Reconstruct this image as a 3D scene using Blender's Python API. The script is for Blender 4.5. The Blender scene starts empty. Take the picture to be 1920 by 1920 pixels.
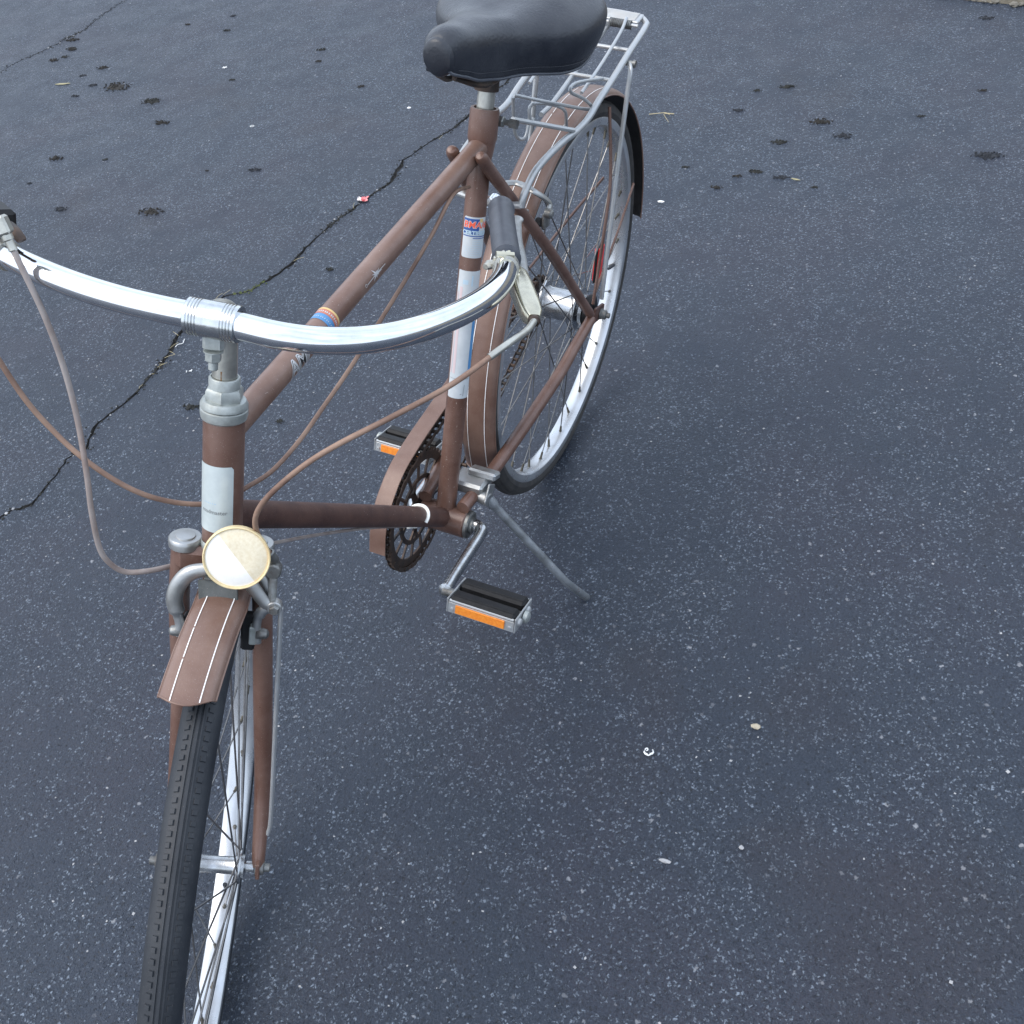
import bpy, bmesh, math, random
from mathutils import Vector as V, Matrix, noise
from mathutils.geometry import tessellate_polygon
PI = math.pi
rnd = random.Random(7)
# ---------------------------------------------------------------- camera, sky, sun, exposure
CAM = {'loc': (1.5118, 0.7905, 1.3854), 'right': (-0.39067, 0.90769, -0.1532), 'up': (-0.66249, -0.16169, 0.73141), 'fwd': (-0.63912, -0.38724, -0.66451), 'f': 2208.1}
scn = bpy.context.scene
COL = scn.collection
cam_d = bpy.data.cameras.new('camera'); cam = bpy.data.objects.new('camera', cam_d); COL.objects.link(cam)
_r, _u, _f = V(CAM['right']), V(CAM['up']), V(CAM['fwd'])
_m = Matrix((_r, _u, -_f)).transposed().to_4x4(); _m.translation = V(CAM['loc'])
cam.matrix_world = _m
cam_d.sensor_width = 36; cam_d.lens = 36 * CAM['f'] / 1920
cam_d.clip_start = .02; cam_d.clip_end = 300
scn.camera = cam
SUN_AZ, SUN_EL = math.radians(-48), math.radians(58)      # light comes from this azimuth (x east, counter-clockwise)
w = bpy.data.worlds.new('World'); scn.world = w; w.use_nodes = True
nt = w.node_tree; bg = nt.nodes['Background']
sky = nt.nodes.new('ShaderNodeTexSky'); sky.sky_type = 'NISHITA'; sky.sun_disc = False
sky.sun_elevation = SUN_EL; sky.sun_rotation = PI / 2 - SUN_AZ
sky.air_density = 1.0; sky.dust_density = 2.5; sky.ozone_density = 1.0
# thin high cloud over the whole sky
_tc = nt.nodes.new('ShaderNodeTexCoord'); _nz = nt.nodes.new('ShaderNodeTexNoise'); _nz.inputs['Scale'].default_value = 2.2; _nz.inputs['Detail'].default_value = 5
nt.links.new(_tc.outputs['Generated'], _nz.inputs['Vector'])
_mr = nt.nodes.new('ShaderNodeMapRange'); _mr.inputs['From Min'].default_value = .35; _mr.inputs['From Max'].default_value = .65; _mr.inputs['To Min'].default_value = .45; _mr.inputs['To Max'].default_value = .85
nt.links.new(_nz.outputs[0], _mr.inputs['Value'])
_mx = nt.nodes.new('ShaderNodeMix'); _mx.data_type = 'RGBA'; nt.links.new(_mr.outputs[0], _mx.inputs[0]); nt.links.new(sky.outputs[0], _mx.inputs[6]); _mx.inputs[7].default_value = (7.6, 8.6, 10.2, 1)
nt.links.new(_mx.outputs[2], bg.inputs[0]); bg.inputs[1].default_value = .12
sun_d = bpy.data.lights.new('sun', 'SUN'); sun_d.energy = 1.1; sun_d.angle = math.radians(48); sun_d.color = (1, .93, .84)
sun = bpy.data.objects.new('sun', sun_d); COL.objects.link(sun)
_d = V((math.cos(SUN_AZ) * math.cos(SUN_EL), math.sin(SUN_AZ) * math.cos(SUN_EL), math.sin(SUN_EL)))
sun.rotation_euler = _d.to_track_quat('Z', 'Y').to_euler(); sun.location = (0, 0, 5)
vs = scn.view_settings; vs.view_transform = 'Standard'; vs.look = 'None'; vs.exposure = .78; vs.gamma = 1; vs.use_curve_mapping = False
scn.render.resolution_x = scn.render.resolution_y = 1024

# ---------------------------------------------------------------- materials
def mat(name, base, rough=.5, metal=0., var=.0, vscale=60, var2=None, spots=0., bump=0., bscale=200, coat=0., rvar=0., spec=.5, rust=0.):
    """base colour with soft mottling (var towards var2), fine specks, relief, and rust blooms"""
    m = bpy.data.materials.new(name); m.use_nodes = True
    N, L = m.node_tree.nodes, m.node_tree.links; b = N['Principled BSDF']
    tc = N.new('ShaderNodeTexCoord')
    b.inputs['Metallic'].default_value = metal; b.inputs['Roughness'].default_value = rough
    b.inputs['Coat Weight'].default_value = coat; b.inputs['Coat Roughness'].default_value = .15
    b.inputs['Specular IOR Level'].default_value = spec
    col = None
    def noise_n(sc, det=5, rg=.6):
        n = N.new('ShaderNodeTexNoise'); n.inputs['Scale'].default_value = sc; n.inputs['Detail'].default_value = det; n.inputs['Roughness'].default_value = rg
        L.new(tc.outputs['Object'], n.inputs['Vector']); return n
    def ramp(src, a, c):
        r = N.new('ShaderNodeMapRange'); r.inputs['From Min'].default_value = a; r.inputs['From Max'].default_value = c; L.new(src, r.inputs['Value']); return r.outputs[0]
    def mix(f, a, c):
        x = N.new('ShaderNodeMix'); x.data_type = 'RGBA'; L.new(f, x.inputs[0])
        if isinstance(a, tuple): x.inputs[6].default_value = (*a, 1)
        else: L.new(a, x.inputs[6])
        if isinstance(c, tuple): x.inputs[7].default_value = (*c, 1)
        else: L.new(c, x.inputs[7])
        return x.outputs[2]
    b.inputs['Base Color'].default_value = (*base, 1)
    cur = tuple(base)
    if var > 0:
        v2 = var2 or tuple(min(1, c * (1 + var)) for c in base)
        f = ramp(noise_n(vscale).outputs[0], .35, .7); cur = mix(f, cur, v2)
    if spots > 0:
        f = ramp(noise_n(900, 2).outputs[0], .66, .72)
        mm = N.new('ShaderNodeMath'); mm.operation = 'MULTIPLY'; L.new(f, mm.inputs[0]); mm.inputs[1].default_value = spots
        cur = mix(mm.outputs[0], cur, (.35, .3, .27))
    if rust > 0:
        f = ramp(noise_n(95, 8, .75).outputs[0], .62 - .12 * rust, .74 - .06 * rust); cur = mix(f, cur, (.09, .045, .022))
        rr = N.new('ShaderNodeMapRange'); L.new(f, rr.inputs['Value']); rr.inputs['To Min'].default_value = rough; rr.inputs['To Max'].default_value = .85; L.new(rr.outputs[0], b.inputs['Roughness'])
        if metal > 0:
            r2 = N.new('ShaderNodeMapRange'); L.new(f, r2.inputs['Value']); r2.inputs['To Min'].default_value = metal; r2.inputs['To Max'].default_value = .1; L.new(r2.outputs[0], b.inputs['Metallic'])
    elif rvar > 0:
        rr = N.new('ShaderNodeMapRange'); L.new(noise_n(vscale * 1.7).outputs[0], rr.inputs['Value']); rr.inputs['From Min'].default_value = .3; rr.inputs['From Max'].default_value = .7
        rr.inputs['To Min'].default_value = max(.02, rough - rvar); rr.inputs['To Max'].default_value = rough + rvar; L.new(rr.outputs[0], b.inputs['Roughness'])
    if not isinstance(cur, tuple): L.new(cur, b.inputs['Base Color'])
    if bump > 0:
        bn = N.new('ShaderNodeBump'); bn.inputs['Strength'].default_value = 1; bn.inputs['Distance'].default_value = bump
        L.new(noise_n(bscale).outputs[0], bn.inputs['Height']); L.new(bn.outputs[0], b.inputs['Normal'])
    return m
M = {}
M['paint'] = mat('brown_paint', (.112, .052, .034), .40, .12, .9, 19, (.185, .108, .082), .7, .0002, 500, .3, .14)
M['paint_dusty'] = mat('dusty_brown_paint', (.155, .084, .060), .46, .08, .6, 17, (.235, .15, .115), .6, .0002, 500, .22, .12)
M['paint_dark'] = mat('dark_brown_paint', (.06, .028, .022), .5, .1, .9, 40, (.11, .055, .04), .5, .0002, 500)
M['chrome'] = mat('chrome', (.82, .84, .86), .07, 1, .1, 60, (.7, .72, .75), 0, .00001, 500, rvar=.05)
M['chrome_worn'] = mat('worn_chrome', (.58, .60, .62), .26, 1, .5, 70, (.4, .4, .39), 0, .0001, 500, rust=.15)
M['alloy'] = mat('dull_alloy', (.46, .47, .47), .42, .9, .4, 45, (.38, .38, .36), .3, .0001, 600, rvar=.1)
M['rack'] = mat('silver_rack_paint', (.45, .47, .48), .38, .55, .3, 60, (.45, .45, .44), .3, .0001, 500, rvar=.1)
M['zinc'] = mat('dull_zinc', (.48, .51, .49), .5, .6, .5, 80, (.3, .32, .3), .5, .0002, 600)
M['rim'] = mat('steel_rim', (.60, .63, .66), .30, .75, .25, 14, (.48, .48, .48), 0, .00002, 300, rvar=.08)
M['galv'] = mat('greasy_steel', (.30, .31, .30), .45, .8, .6, 60, (.14, .13, .12), 0, .0003, 300, rust=.5)
M['black_metal'] = mat('greasy_black_steel', (.045, .040, .037), .5, .5, 1.2, 60, (.11, .07, .05), 0, .0003, 300)
M['rubber'] = mat('tyre_rubber', (.012, .0155, .021), .60, 0, .9, 30, (.027, .031, .037), .15, .0002, 400)
M['rubber_side'] = mat('tyre_sidewall', (.022, .022, .023), .7, 0, .8, 60, (.05, .046, .042), .1, .0002, 500)
M['pedal_rubber'] = mat('pedal_rubber', (.007, .007, .008), .5, 0, .8, 80, (.016, .016, .017), 0, .0002, 400, spec=.3)
M['grip'] = mat('grip_vinyl', (.045, .052, .066), .42, 0, .5, 60, (.075, .083, .10), .2, .0001, 500)
M['saddle'] = mat('saddle_vinyl', (.018, .021, .029), .33, 0, .8, 14, (.05, .054, .062), .15, .0006, 260, rvar=.08)
M['spoke'] = mat('spoke_steel', (.32, .32, .32), .35, .9, .8, 30, (.12, .11, .1), 0)
M['nipple'] = mat('nipple_brass', (.10, .09, .07), .5, .7)
M['cable'] = mat('cable_housing', (.30, .195, .14), .6, 0, .5, 22, (.15, .085, .06), .5, .0003, 260)
M['cable_grey'] = mat('grey_cable_housing', (.33, .29, .27), .6, 0, .5, 30, (.21, .16, .14), .5, .0003, 260)
M['ferrule'] = mat('ferrule_steel', (.56, .55, .49), .36, .8, .4, 60, (.38, .37, .33), 0, .0001, 400, rvar=.08)
M['lever'] = mat('yellowed_alloy', (.64, .60, .46), .20, .95, .4, 60, (.5, .47, .37), 0, .0001, 400, rvar=.08)
M['cream'] = mat('cream_plastic', (.80, .66, .38), .35, 0, .2, 50, (.66, .5, .27))
M['lens'] = mat('cream_reflector_lens', (.90, .80, .60), .3, .1, .1, 300, (.8, .68, .46), 0, .0001, 900)
M['lens_glare'] = mat('reflector_lens_sky_glare', (.95, .92, .85), .3, .1, .05, 300, None, 0, .0001, 900)  # cream lens with the sky's glare put into its colour
M['orange'] = mat('orange_reflector', (.85, .22, .02), .3, 0, .3, 300, (.95, .34, .04), 0, .0003, 900)
M['red'] = mat('red_reflector', (.7, .03, .02), .2, 0)
M['white'] = mat('white_line', (.82, .8, .78), .4, 0, .2, 200)
M['white_plastic'] = mat('white_plastic', (.85, .84, .78), .35)
M['label'] = mat('silver_label', (.62, .68, .67), .38, .25, .3, 50, (.5, .56, .56), .1, 0, 100, rvar=.08)
M['decal'] = mat('white_decal', (.56, .59, .60), .4, 0, .2, 40, (.48, .51, .52), .3)
M['decal_blue'] = mat('blue_print', (.09, .26, .50), .4)
M['decal_pink'] = mat('faded_red_print', (.62, .50, .50), .4)
M['ink_blue'] = mat('dark_blue_print', (.03, .09, .30), .4)
M['ink_red'] = mat('red_print', (.85, .12, .06), .4)
M['ink_grey'] = mat('grey_print', (.25, .27, .27), .5)
M['ink_pale'] = mat('pale_blue_print', (.45, .58, .66), .5)
M['ink_silver'] = mat('silver_print', (.66, .66, .66), .4, .4)
M['ink_black'] = mat('black_print', (.02, .018, .02), .5)
M['ink_yellow'] = mat('yellow_print', (.68, .48, .20), .4)
M['ink_orange'] = mat('orange_print', (.52, .17, .10), .4)

# ---------------------------------------------------------------- mesh builder
class MB:
    def __init__(s): s.v = []; s.f = []; s.mi = []
    def add(s, vs_, fs, mi=0):
        o = len(s.v); s.v += [V(a) for a in vs_]; s.f += [tuple(o + i for i in f) for f in fs]; s.mi += [mi] * len(fs); return s
    def tube(s, pts, r, n=12, caps=True, closed=False, flat=1., up=None, mi=0):
        pts = [V(p) for p in pts]; k = len(pts); rs = r if isinstance(r, (list, tuple)) else [r] * k
        T = []
        for i in range(k):
            a = pts[(i - 1) % k] if (closed or i > 0) else pts[i]; b = pts[(i + 1) % k] if (closed or i < k - 1) else pts[i]
            T.append((b - a).normalized())
        x = V(up) if up else (V((0, 0, 1)) if abs(T[0].z) < .9 else V((1, 0, 0)))
        vs_ = []
        for i in range(k):
            x = (x - T[i] * x.dot(T[i])).normalized(); y = T[i].cross(x)
            for j in range(n):
                a = 2 * PI * j / n; vs_.append(pts[i] + (x * math.cos(a) * flat + y * math.sin(a)) * rs[i])
        fs = []
        for i in range(k if closed else k - 1):
            i2 = (i + 1) % k
            for j in range(n):
                j2 = (j + 1) % n; fs.append((i * n + j, i * n + j2, i2 * n + j2, i2 * n + j))
        if caps and not closed: fs += [tuple(range(n - 1, -1, -1)), tuple((k - 1) * n + j for j in range(n))]
        return s.add(vs_, fs, mi)
    def lathe(s, o, ax, prof, n=32, closed=False, ref=None, mi=0, a0=0., a1=2 * PI, off=None):
        """prof: (radius, distance along axis)"""
        o = V(o); ax = V(ax).normalized(); x = V(ref) if ref else (V((0, 0, 1)) if abs(ax.z) < .9 else V((1, 0, 0)))
        x = (x - ax * x.dot(ax)).normalized(); y = ax.cross(x); full = abs(a1 - a0 - 2 * PI) < 1e-6; m = n if full else n + 1; p = len(prof)
        vs_ = []
        for j in range(m):
            a = a0 + (a1 - a0) * j / n; e = x * math.cos(a) + y * math.sin(a); sh = off(a) if off else 0
            vs_ += [o + e * r + ax * (t + sh) for r, t in prof]
        fs = []
        for j in range(n):
            j2 = (j + 1) % m
            for i in range(p if closed else p - 1):
                i2 = (i + 1) % p; fs.append((j * p + i, j2 * p + i, j2 * p + i2, j * p + i2))
        if not full and closed: fs += [tuple(range(p)), tuple((m - 1) * p + i for i in range(p - 1, -1, -1))]
        return s.add(vs_, fs, mi)
    def solid(s, o, ax, prof, n=32, ref=None, mi=0):
        """closed lathe from axis to axis"""
        return s.lathe(o, ax, [(0, prof[0][1])] + list(prof) + [(0, prof[-1][1])], n, ref=ref, mi=mi)
    def box(s, c, half, ex=(1, 0, 0), ey=(0, 1, 0), b=.0, mi=0):
        c = V(c); ex = V(ex).normalized(); ey = V(ey); ey = (ey - ex * ey.dot(ex)).normalized(); ez = ex.cross(ey); hx, hy, hz = half; b = min(b, hx * .9, hy * .9, hz * .9)
        def P(x, y, z): return c + ex * x + ey * y + ez * z
        if b <= 0:
            vs_ = [P(x, y, z) for x in (-hx, hx) for y in (-hy, hy) for z in (-hz, hz)]
            return s.add(vs_, [(0, 1, 3, 2), (4, 6, 7, 5), (0, 4, 5, 1), (2, 3, 7, 6), (0, 2, 6, 4), (1, 5, 7, 3)], mi)
        vs_ = []; idx = {}
        for X in (-1, 1):
            for Y in (-1, 1):
                for Z in (-1, 1):
                    idx[X, Y, Z] = len(vs_)
                    vs_ += [P(X * hx, Y * (hy - b), Z * (hz - b)), P(X * (hx - b), Y * hy, Z * (hz - b)), P(X * (hx - b), Y * (hy - b), Z * hz)]
        g = lambda X, Y, Z, k: idx[X, Y, Z] + k
        fs = []
        for S in (-1, 1):
            q = [(-1, -1), (1, -1), (1, 1), (-1, 1)]
            fs.append(tuple(g(S, a, c_, 0) for a, c_ in q)); fs.append(tuple(g(a, S, c_, 1) for a, c_ in q)); fs.append(tuple(g(a, c_, S, 2) for a, c_ in q))
        for A in (-1, 1):
            for B in (-1, 1):
                fs.append((g(A, B, -1, 0), g(A, B, 1, 0), g(A, B, 1, 1), g(A, B, -1, 1)))
                fs.append((g(A, -1, B, 0), g(A, 1, B, 0), g(A, 1, B, 2), g(A, -1, B, 2)))
                fs.append((g(-1, A, B, 1), g(1, A, B, 1), g(1, A, B, 2), g(-1, A, B, 2)))
                for C_ in (-1, 1): fs.append((g(A, B, C_, 0), g(A, B, C_, 1), g(A, B, C_, 2)))
        return s.add(vs_, fs, mi)
    def build(s, name, m, parent=None, label=None, sharp=35, world=None, weld=False):
        me = bpy.data.meshes.new(name); me.from_pydata([tuple(a) for a in s.v], [], s.f)
        bm = bmesh.new(); bm.from_mesh(me)
        if weld: bmesh.ops.remove_doubles(bm, verts=bm.verts, dist=1e-6)
        if len(s.f) < 60000: bmesh.ops.recalc_face_normals(bm, faces=bm.faces)
        bm.to_mesh(me); bm.free()
        for x in (m if isinstance(m, (list, tuple)) else [m]): me.materials.append(M[x] if isinstance(x, str) else x)
        if any(s.mi) and len(me.polygons) == len(s.mi): me.polygons.foreach_set('material_index', s.mi)
        me.polygons.foreach_set('use_smooth', [sharp > 0] * len(me.polygons))
        if sharp > 0: me.set_sharp_from_angle(angle=math.radians(sharp))
        return link(name, me, parent, label, world)
def link(name, me, parent=None, label=None, mx=None):
    o = bpy.data.objects.new(name, me); COL.objects.link(o)
    if parent: o.parent = parent
    if mx is not None: o.matrix_local = mx
    if label: o['label'] = label
    return o
def empty(name, loc, rot=(0, 0, 0)):
    o = bpy.data.objects.new(name, None); o.empty_display_size = .05; COL.objects.link(o); o.location = loc; o.rotation_euler = rot; return o
def tag(o, label, cat=None, group=None, kind=None):
    if label: o['label'] = label
    if cat: o['category'] = cat
    if group: o['group'] = group
    if kind: o['kind'] = kind
    return o
def spline(P, k=6):
    """Catmull-Rom through the points"""
    P = [V(p) for p in P]; Q = [P[0] * 2 - P[1]] + P + [P[-1] * 2 - P[-2]]; out = []
    for i in range(1, len(Q) - 2):
        a, b, c, d = Q[i - 1:i + 3]
        for j in range(k):
            t = j / k; out.append(.5 * ((2 * b) + (c - a) * t + (2 * a - 5 * b + 4 * c - d) * t * t + (3 * b - a - 3 * c + d) * t ** 3))
    out.append(P[-1]); return out
def text_mesh(txt, size, bold=0., shear=0., spacing=1.):
    cu = bpy.data.curves.new('t', 'FONT'); cu.body = txt; cu.size = size; cu.align_x = 'CENTER'; cu.align_y = 'CENTER'; cu.offset = bold; cu.shear = shear; cu.space_character = spacing
    cu.resolution_u = 3
    o = bpy.data.objects.new('t', cu); me = bpy.data.meshes.new_from_object(o)
    bpy.data.objects.remove(o); bm = bmesh.new(); bm.from_mesh(me); bpy.data.meshes.remove(me)
    xs = [v.co.x for v in bm.verts]
    x0, x1 = min(xs), max(xs); n = max(2, int((x1 - x0) / .0012))
    for i in range(1, n):
        x = x0 + (x1 - x0) * i / n
        bmesh.ops.bisect_plane(bm, geom=bm.verts[:] + bm.edges[:] + bm.faces[:], plane_co=(x, 0, 0), plane_no=(1, 0, 0))
    ys = [v.co.y for v in bm.verts]; y0, y1 = min(ys), max(ys); n = max(2, int((y1 - y0) / .0012))
    for i in range(1, n):
        y = y0 + (y1 - y0) * i / n
        bmesh.ops.bisect_plane(bm, geom=bm.verts[:] + bm.edges[:] + bm.faces[:], plane_co=(0, y, 0), plane_no=(0, 1, 0))
    bm.verts.ensure_lookup_table()
    vs_ = [v.co.copy() for v in bm.verts]; fs = [tuple(v.index for v in f.verts) for f in bm.faces]; bm.free(); return vs_, fs
class Wrap:
    """maps flat artwork (u across, v along) onto a tube: origin o, axis ax, radius r; front is the outward direction where u = 0"""
    def __init__(s, o, ax, r, front):
        s.o = V(o); s.ax = V(ax).normalized(); f = V(front); s.f = (f - s.ax * f.dot(s.ax)).normalized(); s.t = s.ax.cross(s.f); s.r = r
    def p(s, u, v, h=.0003):
        a = u / s.r; return s.o + s.ax * v + (s.f * math.cos(a) + s.t * math.sin(a)) * (s.r + h)
    def patch(s, mb, u0, u1, v0, v1, h=.0003, rad=.0, n=18, mi=0):
        vs_ = []
        for i in range(n + 1):
            u = u0 + (u1 - u0) * i / n; e = min(u - u0, u1 - u); c = 0 if rad <= 0 or e >= rad else rad - math.sqrt(max(0, rad * rad - (rad - e) ** 2))
            vs_ += [s.p(u, v0 + c, h), s.p(u, v1 - c, h)]
        return mb.add(vs_, [(2 * i, 2 * i + 2, 2 * i + 3, 2 * i + 1) for i in range(n)], mi)
    def text(s, mb, txt, size, u, v, h=.0005, bold=0., rot=0, shear=0., sx=1., mi=0):
        vs_, fs = text_mesh(txt, size, bold, shear); c, sn = math.cos(rot), math.sin(rot)
        mb.add([s.p(u + (a.x * c * sx - a.y * sn), v + (a.x * sn * sx + a.y * c), h) for a in vs_], fs, mi)
    def seg(s, mb, a, b, wd, h=.0005, mi=0):
        """a straight print stroke from a to b"""
        a = V((*a, 0)); b = V((*b, 0)); t = (b - a); L_ = t.length; t.normalize(); nn = V((-t.y, t.x, 0)) * wd / 2; k = max(2, int(L_ / .0015)); vs_ = []
        for i in range(k + 1):
            p = a.lerp(b, i / k)
            for q in (p + nn, p - nn): vs_.append(s.p(q.x, q.y, h))
        mb.add(vs_, [(2 * i, 2 * i + 1, 2 * i + 3, 2 * i + 2) for i in range(k)], mi)

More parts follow.
